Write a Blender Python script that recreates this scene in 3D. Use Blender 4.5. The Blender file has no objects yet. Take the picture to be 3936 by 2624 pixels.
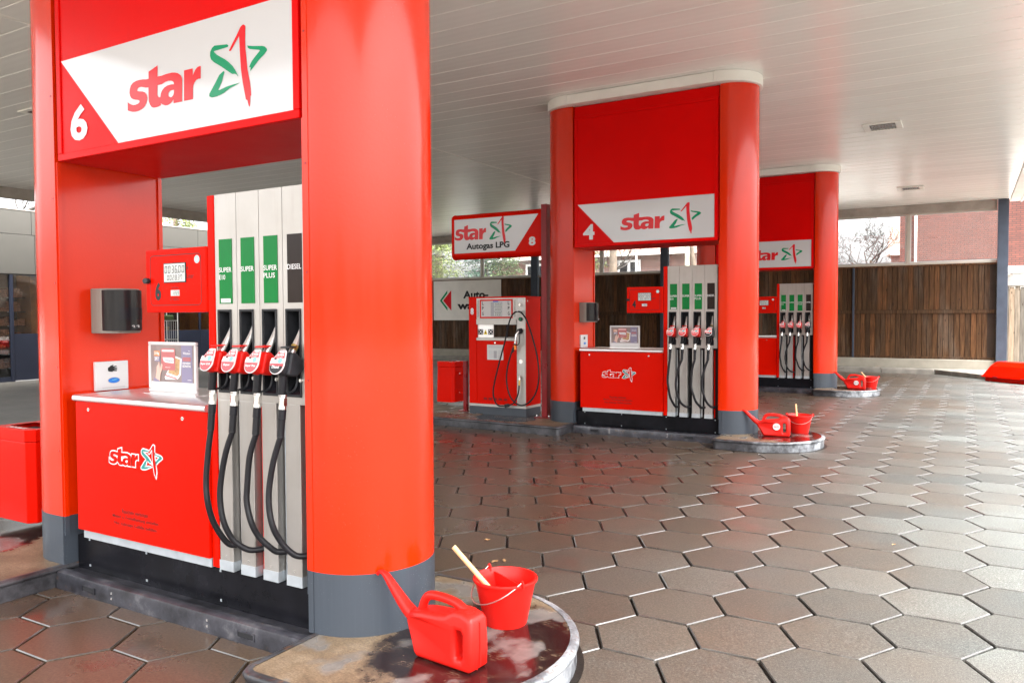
import bpy, math, random
from mathutils import Vector, Matrix
R = math.radians
rnd = random.Random(7)
sc = bpy.context.scene
COL = sc.collection
# ------------------------------------------------------------------ camera
CAM_Z = 1.6
YAW, PITCH, ROLL = R(30.274), R(1.9055), R(-0.276)
cam_d = bpy.data.cameras.new('camera'); cam = bpy.data.objects.new('camera', cam_d); COL.objects.link(cam)
cam_d.sensor_width = 36; cam_d.lens = 27.418; cam_d.clip_start = .05; cam_d.clip_end = 2000
cam.location = (0, 0, CAM_Z)
cam.rotation_euler = (Matrix.Rotation(YAW, 3, 'Z') @ Matrix.Rotation(R(90) - PITCH, 3, 'X') @ Matrix.Rotation(ROLL, 3, 'Z')).to_euler()
sc.camera = cam
# ------------------------------------------------------------------ world, sun, exposure
SUN_EL, SUN_AZ = R(68), R(110)          # azimuth clockwise from +y
w = bpy.data.worlds.new('World'); sc.world = w; w.use_nodes = True
nt = w.node_tree; nt.nodes.clear()
o_ = nt.nodes.new('ShaderNodeOutputWorld'); bg = nt.nodes.new('ShaderNodeBackground')
sky = nt.nodes.new('ShaderNodeTexSky'); sky.sky_type = 'NISHITA'; sky.sun_disc = False
sky.sun_elevation = SUN_EL; sky.sun_rotation = SUN_AZ; sky.air_density = 1.0; sky.dust_density = 8.0; sky.ozone_density = 1.0
hs = nt.nodes.new('ShaderNodeHueSaturation'); hs.inputs['Saturation'].default_value = .12      # overcast: cloud takes the blue out
bg.inputs['Strength'].default_value = .15
nt.links.new(sky.outputs[0], hs.inputs['Color']); nt.links.new(hs.outputs[0], bg.inputs[0]); nt.links.new(bg.outputs[0], o_.inputs[0])
sd = bpy.data.lights.new('sun', 'SUN'); sd.energy = .55; sd.angle = R(60); sd.color = (1, .97, .92)
so = bpy.data.objects.new('sun', sd); COL.objects.link(so)
sv = Vector((math.sin(SUN_AZ) * math.cos(SUN_EL), math.cos(SUN_AZ) * math.cos(SUN_EL), math.sin(SUN_EL)))
so.rotation_euler = sv.to_track_quat('Z', 'Y').to_euler(); so.location = (20, -20, 30)
sc.view_settings.view_transform = 'Standard'; sc.view_settings.look = 'None'
sc.view_settings.exposure = 3.42; sc.view_settings.gamma = 1
sc.cycles.use_denoising = True; sc.cycles.max_bounces = 10; sc.cycles.diffuse_bounces = 5; sc.cycles.glossy_bounces = 4
sc.cycles.transparent_max_bounces = 24; sc.cycles.sample_clamp_indirect = 8
# ------------------------------------------------------------------ materials
MT = {}
class N:
    def __init__(s, name):
        m = bpy.data.materials.new(name); m.use_nodes = True; s.m = m; s.t = m.node_tree; s.p = s.t.nodes['Principled BSDF']; MT[name] = m
    def n(s, typ, **k):
        nd = s.t.nodes.new(typ)
        for a, b in k.items(): setattr(nd, a, b)
        return nd
    def l(s, a, b): s.t.links.new(a, b)
    def pos(s, scale=(1, 1, 1), obj=False):
        if obj: src = s.n('ShaderNodeTexCoord').outputs['Object']
        else: src = s.n('ShaderNodeNewGeometry').outputs['Position']
        mp = s.n('ShaderNodeMapping'); mp.inputs['Scale'].default_value = scale; s.l(src, mp.inputs[0]); return mp.outputs[0]
    def noise(s, vec, scale, detail=4, rough=.55):
        n = s.n('ShaderNodeTexNoise'); n.inputs['Scale'].default_value = scale; n.inputs['Detail'].default_value = detail; n.inputs['Roughness'].default_value = rough
        s.l(vec, n.inputs['Vector']); return n.outputs['Fac']
    def ramp(s, fac, stops):
        r = s.n('ShaderNodeValToRGB'); e = r.color_ramp.elements
        while len(e) < len(stops): e.new(.5)
        for i, (p, c) in enumerate(stops):
            e[i].position = p; e[i].color = (c[0], c[1], c[2], 1) if isinstance(c, (tuple, list)) else (c, c, c, 1)
        s.l(fac, r.inputs[0]); return r.outputs[0]
    def mix(s, fac, a, b, mode='MIX'):
        m = s.n('ShaderNodeMix', data_type='RGBA', blend_type=mode)
        for sock, v in ((m.inputs[0], fac), (m.inputs[6], a), (m.inputs[7], b)):
            if hasattr(v, 'is_linked') or hasattr(v, 'links'): s.l(v, sock)
            elif isinstance(v, (int, float)): sock.default_value = v
            else: sock.default_value = (v[0], v[1], v[2], 1)
        return m.outputs[2]
    def math(s, op, a, b=0., c=None):
        m = s.n('ShaderNodeMath', operation=op)
        for i, v in enumerate((a, b, c)):
            if v is None: continue
            if isinstance(v, (int, float)): m.inputs[i].default_value = v
            else: s.l(v, m.inputs[i])
        return m.outputs[0]
    def bump(s, h, strength=.3, dist=.01, prev=None):
        b = s.n('ShaderNodeBump'); b.inputs['Strength'].default_value = strength; b.inputs['Distance'].default_value = dist
        s.l(h, b.inputs['Height'])
        if prev is not None: s.l(prev, b.inputs['Normal'])
        return b.outputs[0]
    def set(s, **k):
        for a, v in k.items():
            sock = s.p.inputs[a.replace('_', ' ')]
            if hasattr(v, 'links'): s.l(v, sock)
            elif isinstance(v, (tuple, list)) and len(v) == 3: sock.default_value = (*v, 1)
            else: sock.default_value = v
        return s.m

def simple(name, col, rough=.5, metal=0., var=.0, vs=3., bump=0., bs=60., spec=.22, coat=0.):
    a = N(name); v = a.pos()
    if var:
        f = a.noise(v, vs, 5)
        c = a.ramp(f, [(.3, tuple(x * (1 - var) for x in col)), (.7, tuple(min(1, x * (1 + var)) for x in col))]); a.set(Base_Color=c)
        a.set(Roughness=a.math('MULTIPLY_ADD', f, .3 * rough, rough * .85))
    else: a.set(Base_Color=col, Roughness=rough)
    a.set(Metallic=metal, Specular_IOR_Level=spec, Coat_Weight=coat)
    if bump: a.set(Normal=a.bump(a.noise(v, bs, 3), bump, .004))
    return a.m

def red_paint(name, col, rough=.32, peel=.12, drops=.25, spec=.3, coat=0.):
    a = N(name); v = a.pos()
    fade = a.noise(v, 1.3, 4); dirt = a.noise(a.pos((9, 9, .7)), 2.2, 5)
    c = a.ramp(fade, [(.25, tuple(x * .92 for x in col)), (.75, tuple(min(1, x * 1.06) for x in col))])
    c = a.mix(a.ramp(dirt, [(.62, 0.), (.85, .10)]), c, (.16, .02, .015))
    vo = a.n('ShaderNodeTexVoronoi'); vo.inputs['Scale'].default_value = 46; a.l(v, vo.inputs['Vector'])
    spot = a.math('MULTIPLY', a.ramp(vo.outputs['Distance'], [(.0, 1.), (.13, 0.)]), a.ramp(a.noise(v, 2.1, 3), [(.48, 0.), (.62, 1.)]))
    sx = a.ramp(a.noise(a.pos((5, 5, 150)), 1.4, 2), [(.74, 0.), (.78, .10)]); sx = a.math('MULTIPLY', sx, a.ramp(a.noise(v, 2.7, 2), [(.55, 0.), (.65, 1.)])); c = a.mix(sx, c, (.62, .22, .16))
    n1 = a.bump(a.noise(v, 80, 3), peel, .002); n2 = a.bump(spot, drops, .004, n1)
    c = a.mix(a.math('MULTIPLY', spot, .12), c, (.75, .4, .35))
    a.set(Base_Color=c, Roughness=a.math('MULTIPLY_ADD', a.noise(v, 3, 4), .16, rough - .08), Normal=n2, Specular_IOR_Level=spec, Coat_Weight=coat, Coat_Roughness=.13)
    return a.m
red_paint('red', (.60, .021, .0006), .22, .34, .7, .16, .35); red_paint('red_sign', (.62, .0005, .0003), .34, .04, .05, .08); red_paint('red_smooth', (.60, .0055, .0005), .22, .03, .12, .06)
red_paint('red_post', (.24, .006, .009), .3, .05, .1)
red_paint('red_plastic', (.60, .010, .006), .36, .14, .35, .25)
def m_band():
    a = N('grey_band'); v = a.pos(); st = a.ramp(a.noise(a.pos((60, 60, 1.2)), 1.4, 4), [(.5, 0.), (.8, .14)]); vo = a.n('ShaderNodeTexVoronoi'); vo.inputs['Scale'].default_value = 70; a.l(v, vo.inputs['Vector'])
    dr = a.math('MULTIPLY', a.ramp(vo.outputs['Distance'], [(.05, 1.), (.16, 0.)]), a.ramp(a.noise(v, 3, 3), [(.46, 0.), (.6, .7)]))
    c = a.mix(st, (.044, .053, .066), (.085, .095, .11)); c = a.mix(dr, c, (.30, .32, .34)); a.set(Base_Color=c, Roughness=.36, Specular_IOR_Level=.35, Normal=a.bump(dr, .2, .003))
m_band()
simple('white_panel', (.52, .515, .52), .10, spec=.6); simple('white_paint', (.72, .69, .63), .45, var=.05); simple('white', (.58, .58, .58), .4)
simple('red_ink', (.62, .016, .022), .16); simple('green_ink', (.004, .23, .10), .16); simple('teal_ink', (.03, .22, .20), .3)
simple('green_tile', (.001, .15, .03), .22, var=.05); simple('brown_tile', (.020, .0135, .0115), .22, var=.1)
simple('black_ink', (.012, .012, .013), .35); simple('dark_ink', (.06, .012, .01), .5)
simple('black_plastic', (.022, .023, .026), .42, var=.2, vs=20, bump=.1, bs=300); simple('black_rubber', (.011, .0105, .0125), .38, var=.2, vs=12, bump=.06, bs=200)
simple('black_gloss', (.012, .012, .015), .2, var=.2); simple('cavity', (.02, .02, .022), .7)
simple('black_plinth', (.007, .007, .009), .26, var=.4, vs=6, bump=.12, bs=40, spec=.1)
simple('zinc', (.48, .52, .55), .42, .55, var=.1, vs=14); simple('chrome', (.75, .74, .72), .2, 1.); simple('aluminium', (.72, .71, .70), .32, .9, var=.06, vs=8)
simple('lcd', (.56, .58, .56), .18); simple('tan_plastic', (.20, .18, .155), .4, var=.06); simple('smoked', (.014, .014, .015), .22, var=.15, vs=9, coat=.3)
simple('frame_white', (.60, .60, .59), .3, .2, var=.04); simple('window_frame', (.48, .44, .38), .45, var=.08); simple('steel_post', (.045, .055, .075), .4, var=.15, vs=4, bump=.06, bs=90)
simple('light_steel', (.33, .40, .46), .4, var=.1); simple('brass', (.55, .38, .12), .3, 1.); simple('orange_band', (.85, .22, .02), .35)
simple('wood_stick', (.62, .40, .20), .55, var=.12, vs=25); simple('wire', (.72, .72, .70), .28, .9)
simple('shop_cladding', (.088, .084, .075), .42, var=.04, vs=1.5); simple('navy', (.022, .026, .042), .35, var=.1, vs=2)
simple('orange_wood', (.55, .22, .04), .45, var=.25, vs=3); simple('beam', (.34, .30, .26), .6, var=.2, vs=3, bump=.2, bs=60)
simple('yellow', (.85, .62, .02), .4); simple('blue', (.02, .16, .55), .35); simple('purple', (.22, .20, .29), .3); simple('poster_brown', (.25, .20, .19), .3, var=.18, vs=9)  # purple and the poster colours are paled: glare of the poster glass, painted in
simple('poster_red', (.42, .14, .14), .3); simple('skin_print', (.60, .40, .33), .35); simple('orange_ink', (.62, .27, .12), .35); simple('poster_tobacco', (.42, .27, .14), .4, var=.3, vs=60)
simple('white_ink', (.68, .67, .67), .3); simple('grey_ink', (.35, .35, .37), .4); simple('cyan_ink', (.18, .55, .56), .3); simple('label_pale', (.80, .56, .55), .25)
simple('label_red', (.70, .07, .08), .22)
simple('leaf_green', (.055, .085, .03), .6, var=.45, vs=1.2); simple('leaf_blue', (.035, .07, .05), .6, var=.4, vs=1.2); simple('leaf_yellow', (.12, .15, .045), .6, var=.4, vs=1.2)
simple('bark', (.13, .10, .075), .8, var=.4, vs=6, bump=.5, bs=25); simple('twig', (.035, .03, .025), .8, var=.3); simple('birch', (.42, .43, .33), .7, var=.35, vs=5)
simple('roof_tile', (.23, .14, .11), .7, var=.3, vs=6); simple('goods', (.60, .24, .13), .4, var=.9, vs=40); simple('gold', (.60, .38, .10), .35, .4, var=.4, vs=20)
simple('dry_leaf', (.26, .15, .07), .6, var=.4, vs=60); simple('kerb_concrete', (.20, .185, .16), .6, var=.3, vs=4, bump=.3, bs=70)
simple('plinth_concrete', (.27, .25, .205), .75, var=.15, vs=3, bump=.3, bs=50); simple('yard_ground', (.22, .21, .19), .75, var=.25, vs=.6, bump=.3, bs=40)
simple('dark_wood', (.035, .022, .014), .6, var=.3); simple('van_white', (.62, .62, .60), .35)

def m_stainless():
    a = N('stainless'); f = a.noise(a.pos((260, 260, 1.5)), 3, 3); g = a.noise(a.pos(), 2.5, 5)
    c = a.ramp(g, [(.3, (.40, .375, .345)), (.75, (.50, .48, .455))])
    c = a.mix(a.ramp(a.noise(a.pos((14, 14, .9)), 2, 5), [(.55, 0.), (.8, .35)]), c, (.30, .26, .21))
    a.set(Base_Color=c, Metallic=.82, Roughness=a.math('MULTIPLY_ADD', f, .2, .36), Normal=a.bump(a.noise(a.pos(), 160, 2), .06, .003))
m_stainless()
def m_counter():
    a = N('counter_metal'); f = a.noise(a.pos((2, 260, 260)), 3, 3)
    a.set(Base_Color=(.66, .65, .65), Metallic=.8, Roughness=a.math('MULTIPLY_ADD', f, .18, .22))
m_counter()
def m_ceiling():
    a = N('ceiling_slat'); v = a.pos()
    oi = a.n('ShaderNodeObjectInfo')
    sep = a.n('ShaderNodeSeparateXYZ'); a.l(v, sep.inputs[0]); wv = a.math('SINE', a.math('MULTIPLY', sep.outputs[1], 49.6))
    c = a.ramp(a.noise(a.pos((.5, 2, 1)), .9, 4), [(.3, (.82, .79, .735)), (.7, (.87, .845, .79))])
    c = a.mix(a.math('MULTIPLY', oi.outputs['Random'], .12), c, (.5, .47, .42))
    a.set(Base_Color=c, Roughness=.24, Specular_IOR_Level=.8, Normal=a.bump(wv, .03, .01))
m_ceiling()
def m_paver(name, island):
    a = N(name); v = a.pos()
    src = a.n('ShaderNodeNewGeometry').outputs['Random Per Island'] if island else a.n('ShaderNodeObjectInfo').outputs['Random']
    mid = a.noise(v, 1.7, 5); fine = a.noise(v, 230, 2, .75); dx = a.n('ShaderNodeSeparateXYZ'); a.l(v, dx.inputs[0])
    dry = a.ramp(src, [(0., (.045, .048, .046)), (.5, (.063, .067, .064)), (1., (.088, .094, .089))])
    c = a.mix(a.ramp(mid, [(.35, .0), (.72, .4)]), dry, (.054, .047, .039))
    c = a.mix(.85, c, a.ramp(fine, [(.36, (.22, .21, .20)), (.50, (.9, .89, .88)), (.66, (2.3, 2.28, 2.25))]), 'MULTIPLY')
    gr = a.noise(v, 75, 3, .7); c = a.mix(.7, c, a.ramp(gr, [(.34, (.45, .45, .44)), (.5, (.95, .95, .95)), (.66, (1.65, 1.65, 1.65))]), 'MULTIPLY')
    # rain carried in by the cars: the lanes beside the pumps are wet, the open side has dried
    big = a.noise(v, .55, 5, .6); wx = a.n('ShaderNodeMapRange'); wx.inputs[1].default_value = .3; wx.inputs[2].default_value = -2.9
    a.l(a.math('ADD', dx.outputs[0], a.math('MULTIPLY_ADD', big, 5.5, -2.75)), wx.inputs[0]); wet = wx.outputs[0]
    c = a.mix(a.math('MULTIPLY', wet, .85), c, a.mix(.6, (.072, .043, .025), a.ramp(gr, [(.36, (.4, .4, .4)), (.66, (1.7, 1.7, 1.7))]), 'MULTIPLY'))
    pud = a.math('MULTIPLY', a.ramp(a.noise(v, 1.9, 4, .55), [(.58, 0.), (.66, 1.)]), wet)
    c = a.mix(a.math('MULTIPLY', pud, .5), c, (.05, .032, .024))
    oil = a.ramp(a.noise(v, 1.15, 3, .5), [(.66, 0.), (.74, .5)]); c = a.mix(oil, c, (.04, .033, .028))
    rg = a.math('MULTIPLY_ADD', wet, -.26, .54); rg = a.math('SUBTRACT', rg, a.math('MULTIPLY', pud, .14))
    a.set(Base_Color=c, Roughness=rg, Specular_IOR_Level=a.math('MULTIPLY_ADD', wet, .18, .26), Normal=a.bump(gr, .18, .003))
m_paver('paver', False); m_paver('paver_far', True)
simple('paver_edge', (.055, .052, .048), .13, var=.6, vs=7, spec=.75)
simple('joint', (.014, .011, .009), .5, var=.5, vs=30, bump=.3, bs=60, spec=.2)
def m_island():
    a = N('island_top'); v = a.pos(obj=True)                       # object origin sits at x -4.5, y 3.0
    n1 = a.noise(v, 3.2, 6, .66); n2 = a.noise(v, 9, 5, .6); grit = a.noise(v, 120, 3, .7)
    base = a.ramp(n1, [(.3, (.085, .056, .032)), (.5, (.165, .118, .072)), (.7, (.235, .185, .128))])
    base = a.mix(.6, base, a.ramp(grit, [(.35, (.45, .43, .4)), (.65, (1.5, 1.5, 1.5))]), 'MULTIPLY')
    scr = a.ramp(a.noise(a.pos((26, 210, 10), True), 1.1, 3), [(.5, 0.), (.68, 1.)])          # brush strokes
    base = a.mix(a.math('MULTIPLY', scr, .45), base, (.035, .022, .016))
    d = a.n('ShaderNodeVectorMath', operation='DISTANCE'); a.l(v, d.inputs[0]); d.inputs[1].default_value = (2.72, -.12, .119)
    wet = a.ramp(a.math('ADD', d.outputs['Value'], a.math('MULTIPLY_ADD', n1, .9, a.math('MULTIPLY_ADD', n2, .35, -.62))), [(.47, 1.), (.62, 0.)])
    d2 = a.n('ShaderNodeVectorMath', operation='DISTANCE'); a.l(v, d2.inputs[0]); d2.inputs[1].default_value = (-1.3, -.2, .119)
    wet2 = a.ramp(a.math('ADD', d2.outputs['Value'], a.math('MULTIPLY_ADD', n1, .9, -.4)), [(.50, 1.), (.60, 0.)]); wet = a.math('MAXIMUM', wet, wet2)
    c = a.mix(wet, base, (.012, .0055, .0055))
    c = a.mix(a.math('MULTIPLY', a.math('MULTIPLY', wet, scr), a.ramp(n2, [(.5, 0.), (.62, .8)])), c, (.16, .11, .07))
    dried = a.ramp(a.noise(a.pos((1.5, 1.1, 1), True), 3.1, 3, .45), [(.56, 0.), (.63, 1.)]); c = a.mix(a.math('MULTIPLY', dried, .75), c, a.mix(n2, (.085, .080, .074), (.20, .19, .18)))
    sp = a.ramp(a.noise(v, 42, 3), [(.70, 0.), (.75, .6)]); c = a.mix(sp, c, (.22, .16, .11))
    rg = a.mix(wet, (.5, .5, .5), (.09, .09, .09)); rg = a.mix(dried, rg, (.26, .26, .26))
    a.set(Base_Color=c, Roughness=rg, Normal=a.bump(grit, .12, .003))
m_island()
def m_kerb():
    a = N('kerb_metal'); v = a.pos(); z = a.n('ShaderNodeSeparateXYZ'); a.l(v, z.inputs[0])
    n = a.noise(v, 5, 6, .7)
    side = a.ramp(a.math('ADD', z.outputs[0], a.math('MULTIPLY', n, .5)), [(.0, (.03, .03, .035)), (1., (.5, .5, .5))])
    c = a.ramp(n, [(.38, (.05, .05, .055)), (.5, (.20, .21, .225)), (.62, (.40, .41, .425))])
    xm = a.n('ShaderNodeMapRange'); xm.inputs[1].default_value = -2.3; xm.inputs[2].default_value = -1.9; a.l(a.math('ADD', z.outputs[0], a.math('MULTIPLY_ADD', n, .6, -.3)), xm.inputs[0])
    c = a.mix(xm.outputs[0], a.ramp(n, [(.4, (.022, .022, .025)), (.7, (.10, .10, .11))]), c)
    rust = a.ramp(a.math('ADD', a.noise(v, 16, 5, .7), a.math('MULTIPLY', a.math('GREATER_THAN', z.outputs[2], .112), .14)), [(.69, 0.), (.78, .8)])
    c = a.mix(rust, c, (.11, .05, .025))
    a.set(Base_Color=c, Roughness=.38, Metallic=.2, Normal=a.bump(n, .25, .01))
m_kerb()
def m_trough():
    a = N('trough_metal'); v = a.pos(); n = a.noise(v, 6, 6, .7)
    c = a.ramp(n, [(.38, (.014, .014, .017)), (.58, (.045, .045, .055)), (.76, (.15, .145, .15))])
    c = a.mix(a.ramp(a.noise(v, 11, 5, .7), [(.60, 0.), (.72, .7)]), c, (.14, .085, .045))
    a.set(Base_Color=c, Roughness=.3, Metallic=.25, Normal=a.bump(n, .3, .01))
m_trough()
def m_wood(name, dk, md, lt, grey):
    a = N(name); oi = a.n('ShaderNodeObjectInfo'); r = oi.outputs['Random']
    ve = a.n('ShaderNodeVectorMath', operation='ADD'); a.l(a.pos((34, 34, 1.6)), ve.inputs[0])
    cb = a.n('ShaderNodeCombineXYZ'); a.l(a.math('MULTIPLY', r, 91.), cb.inputs[2]); a.l(a.math('MULTIPLY', r, 17.), cb.inputs[0]); a.l(cb.outputs[0], ve.inputs[1])
    g = a.noise(ve.outputs[0], 1.3, 6, .65)
    c = a.ramp(g, [(.32, dk), (.55, md), (.75, lt)])
    c = a.mix(.6, c, a.ramp(r, [(0., (.5, .48, .46)), (.4, (.85, .8, .76)), (.75, (1.35, 1.15, .95)), (1., (2.1, 1.6, 1.2))]), 'MULTIPLY')
    gm = a.math('MULTIPLY', a.ramp(a.noise(a.pos((2.5, 2.5, .5)), .8, 4), [(.52, 0.), (.68, 1.)]), a.ramp(g, [(.4, .3), (.7, 1.)]))
    c = a.mix(a.math('MULTIPLY', gm, .65), c, grey)
    vo = a.n('ShaderNodeTexVoronoi'); vo.inputs['Scale'].default_value = 1.; a.l(a.pos((7.8, 7.8, 2.6)), vo.inputs['Vector'])
    c = a.mix(a.ramp(vo.outputs['Distance'], [(.06, .85), (.14, 0.)]), c, (.02, .011, .006))
    a.set(Base_Color=c, Roughness=.62, Specular_IOR_Level=.15, Normal=a.bump(g, .35, .006))
m_wood('fence_wood', (.022, .0105, .005), (.078, .041, .0195), (.15, .084, .042), (.16, .135, .11))
m_wood('grey_wood', (.08, .07, .058), (.15, .135, .115), (.22, .20, .175), (.24, .23, .215))
def m_brick(name, c1, c2, mortar, bw=.25, bh=.077):
    a = N(name); v = a.pos(); sp = a.n('ShaderNodeSeparateXYZ'); a.l(v, sp.inputs[0]); cb = a.n('ShaderNodeCombineXYZ')
    a.l(a.math('ADD', sp.outputs[0], sp.outputs[1]), cb.inputs[0]); a.l(sp.outputs[2], cb.inputs[1])
    b = a.n('ShaderNodeTexBrick'); b.inputs['Scale'].default_value = 1; b.inputs['Brick Width'].default_value = bw; b.inputs['Row Height'].default_value = bh
    b.inputs['Mortar Size'].default_value = .011; b.inputs['Color1'].default_value = (*c1, 1); b.inputs['Color2'].default_value = (*c2, 1); b.inputs['Mortar'].default_value = (*mortar, 1)
    a.l(cb.outputs[0], b.inputs['Vector'])
    c = a.mix(.5, b.outputs['Color'], a.ramp(a.noise(v, 3, 5), [(.3, (.7, .7, .7)), (.7, (1.25, 1.2, 1.15))]), 'MULTIPLY')
    a.set(Base_Color=c, Roughness=.8, Normal=a.bump(b.outputs['Fac'], -.4, .01))
m_brick('brick_red', (.135, .038, .026), (.090, .026, .019), (.028, .02, .017)); m_brick('brick_house', (.17, .065, .05), (.12, .048, .038), (.15, .13, .115))
m_brick('block_paving', (.105, .098, .083), (.085, .08, .07), (.03, .028, .024), .22, .12)
def m_block():   # flat blocks of the side yard: brick pattern in plan
    a = N('yard_blocks'); v = a.pos()
    b = a.n('ShaderNodeTexBrick'); b.inputs['Scale'].default_value = 1; b.inputs['Brick Width'].default_value = .21; b.inputs['Row Height'].default_value = .105
    b.inputs['Mortar Size'].default_value = .005; b.inputs['Color1'].default_value = (.11, .10, .085, 1); b.inputs['Color2'].default_value = (.085, .08, .068, 1); b.inputs['Mortar'].default_value = (.025, .023, .02, 1)
    a.l(v, b.inputs['Vector'])
    c = a.mix(.6, b.outputs['Color'], a.ramp(a.noise(v, .7, 5), [(.3, (.6, .6, .6)), (.7, (1.2, 1.2, 1.2))]), 'MULTIPLY')
    a.set(Base_Color=c, Roughness=a.math('MULTIPLY_ADD', a.noise(v, .5, 3), .3, .35), Normal=a.bump(b.outputs['Fac'], -.4, .01))
m_block()
def m_glass(name, dust, tint=(1, 1, 1), gloss=.08):
    m = bpy.data.materials.new(name); m.use_nodes = True; MT[name] = m; t = m.node_tree; t.nodes.clear()
    out = t.nodes.new('ShaderNodeOutputMaterial'); tr = t.nodes.new('ShaderNodeBsdfTransparent'); gl = t.nodes.new('ShaderNodeBsdfGlossy'); df = t.nodes.new('ShaderNodeBsdfDiffuse')
    tr.inputs[0].default_value = (*tint, 1); gl.inputs['Roughness'].default_value = .01; df.inputs[0].default_value = (.8, .78, .8, 1)
    fr = t.nodes.new('ShaderNodeFresnel'); fr.inputs[0].default_value = 1.45
    ad = t.nodes.new('ShaderNodeMath'); ad.operation = 'MULTIPLY_ADD'; ad.inputs[1].default_value = 1.3; ad.inputs[2].default_value = gloss * .2; t.links.new(fr.outputs[0], ad.inputs[0])
    m1 = t.nodes.new('ShaderNodeMixShader'); m2 = t.nodes.new('ShaderNodeMixShader')
    t.links.new(ad.outputs[0], m1.inputs[0]); t.links.new(tr.outputs[0], m1.inputs[1]); t.links.new(gl.outputs[0], m1.inputs[2])
    ge = t.nodes.new('ShaderNodeNewGeometry'); mp = t.nodes.new('ShaderNodeMapping'); mp.inputs['Scale'].default_value = (1.2, 1, 2.4); mp.inputs['Rotation'].default_value = (0, R(28), 0); t.links.new(ge.outputs['Position'], mp.inputs[0])
    nz = t.nodes.new('ShaderNodeTexNoise'); nz.inputs['Scale'].default_value = 1.6; nz.inputs['Detail'].default_value = 7; nz.inputs['Roughness'].default_value = .68; t.links.new(mp.outputs[0], nz.inputs['Vector'])
    rp = t.nodes.new('ShaderNodeValToRGB'); rp.color_ramp.elements[0].position = .42; rp.color_ramp.elements[0].color = (dust * .35,) * 3 + (1,); rp.color_ramp.elements[1].position = .75; rp.color_ramp.elements[1].color = (dust * 2.2,) * 3 + (1,)
    t.links.new(nz.outputs['Fac'], rp.inputs[0])
    t.links.new(rp.outputs[0], m2.inputs[0]); t.links.new(m1.outputs[0], m2.inputs[1]); t.links.new(df.outputs[0], m2.inputs[2]); t.links.new(m2.outputs[0], out.inputs[0])
m_glass('window_glass', .022); m_glass('shop_glass', .004, (.85, .85, .85), .05)
# ------------------------------------------------------------------ mesh helpers
class MB:
    def __init__(s): s.v = []; s.f = []
    def add(s, vs, fs):
        k = len(s.v); s.v += [tuple(v) for v in vs]; s.f += [tuple(i + k for i in f) for f in fs]; return s
    def box(s, x0, x1, y0, y1, z0, z1):
        return s.add([(x0, y0, z0), (x1, y0, z0), (x1, y1, z0), (x0, y1, z0), (x0, y0, z1), (x1, y0, z1), (x1, y1, z1), (x0, y1, z1)],
                     [(3, 2, 1, 0), (4, 5, 6, 7), (0, 1, 5, 4), (1, 2, 6, 5), (2, 3, 7, 6), (3, 0, 4, 7)])
    def ext(s, poly, fn, a, b):          # poly (u,v) extruded between a and b through fn(u,v,t)
        n = len(poly); vs = [fn(u, v, a) for u, v in poly] + [fn(u, v, b) for u, v in poly]
        fs = [tuple(range(n))[::-1], tuple(range(n, 2 * n))] + [(i, (i + 1) % n, n + (i + 1) % n, n + i) for i in range(n)]
        return s.add(vs, fs)
    def prism(s, poly, z0, z1): return s.ext(poly, lambda u, v, t: (u, v, t), z0, z1)
    def py(s, poly, y0, y1): return s.ext(poly, lambda u, v, t: (u, t, v), y0, y1)
    def px(s, poly, x0, x1): return s.ext(poly, lambda u, v, t: (t, u, v), x0, x1)
    def tube(s, pts, r, n=8, caps=True):
        P = [Vector(p) for p in pts]; m = len(P); rs = r if isinstance(r, (list, tuple)) else [r] * m
        T = [(P[min(i + 1, m - 1)] - P[max(i - 1, 0)]).normalized() for i in range(m)]
        a = Vector((0, 0, 1)) if abs(T[0].z) < .9 else Vector((1, 0, 0)); u = T[0].cross(a).normalized(); vs = []
        for i in range(m):
            u = (u - T[i] * u.dot(T[i])).normalized(); w_ = T[i].cross(u)
            for k in range(n):
                an = 2 * math.pi * k / n; vs.append(P[i] + (u * math.cos(an) + w_ * math.sin(an)) * rs[i])
        fs = [(i * n + k, i * n + (k + 1) % n, (i + 1) * n + (k + 1) % n, (i + 1) * n + k) for i in range(m - 1) for k in range(n)]
        if caps: fs += [tuple(range(n))[::-1], tuple(range((m - 1) * n, m * n))]
        return s.add(vs, fs)
    def lathe(s, prof, c=(0, 0, 0), n=24, close=False):
        m = len(prof); vs = [(c[0] + r * math.cos(2 * math.pi * k / n), c[1] + r * math.sin(2 * math.pi * k / n), c[2] + z) for r, z in prof for k in range(n)]
        fs = [(i * n + k, i * n + (k + 1) % n, (i + 1) * n + (k + 1) % n, (i + 1) * n + k) for i in range(m - 1) for k in range(n)]
        if prof[0][0] > 1e-4 and not close: fs.append(tuple(range(n))[::-1])
        return s.add(vs, fs)
    def sheet(s, poly, fn):
        vs = [fn(u, v) for u, v in poly]; return s.add(vs, [tuple(range(len(vs)))])
def smooth_path(pts, k=5):
    out = []; P = [Vector(p) for p in pts]
    for i in range(len(P) - 1):
        p0, p1, p2, p3 = P[max(i - 1, 0)], P[i], P[i + 1], P[min(i + 2, len(P) - 1)]
        for j in range(k):
            t = j / k; out.append(.5 * ((2 * p1) + (p2 - p0) * t + (2 * p0 - 5 * p1 + 4 * p2 - p3) * t * t + (3 * p1 - p0 - 3 * p2 + p3) * t ** 3))
    return out + [P[-1]]
def arc(cx, cy, r, a0, a1, n=16): return [(cx + r * math.cos(R(a0 + (a1 - a0) * i / n)), cy + r * math.sin(R(a0 + (a1 - a0) * i / n))) for i in range(n + 1)]
def rrect(x0, x1, y0, y1, r, n=4): return arc(x1 - r, y0 + r, r, -90, 0, n) + arc(x1 - r, y1 - r, r, 0, 90, n) + arc(x0 + r, y1 - r, r, 90, 180, n) + arc(x0 + r, y0 + r, r, 180, 270, n)
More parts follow.
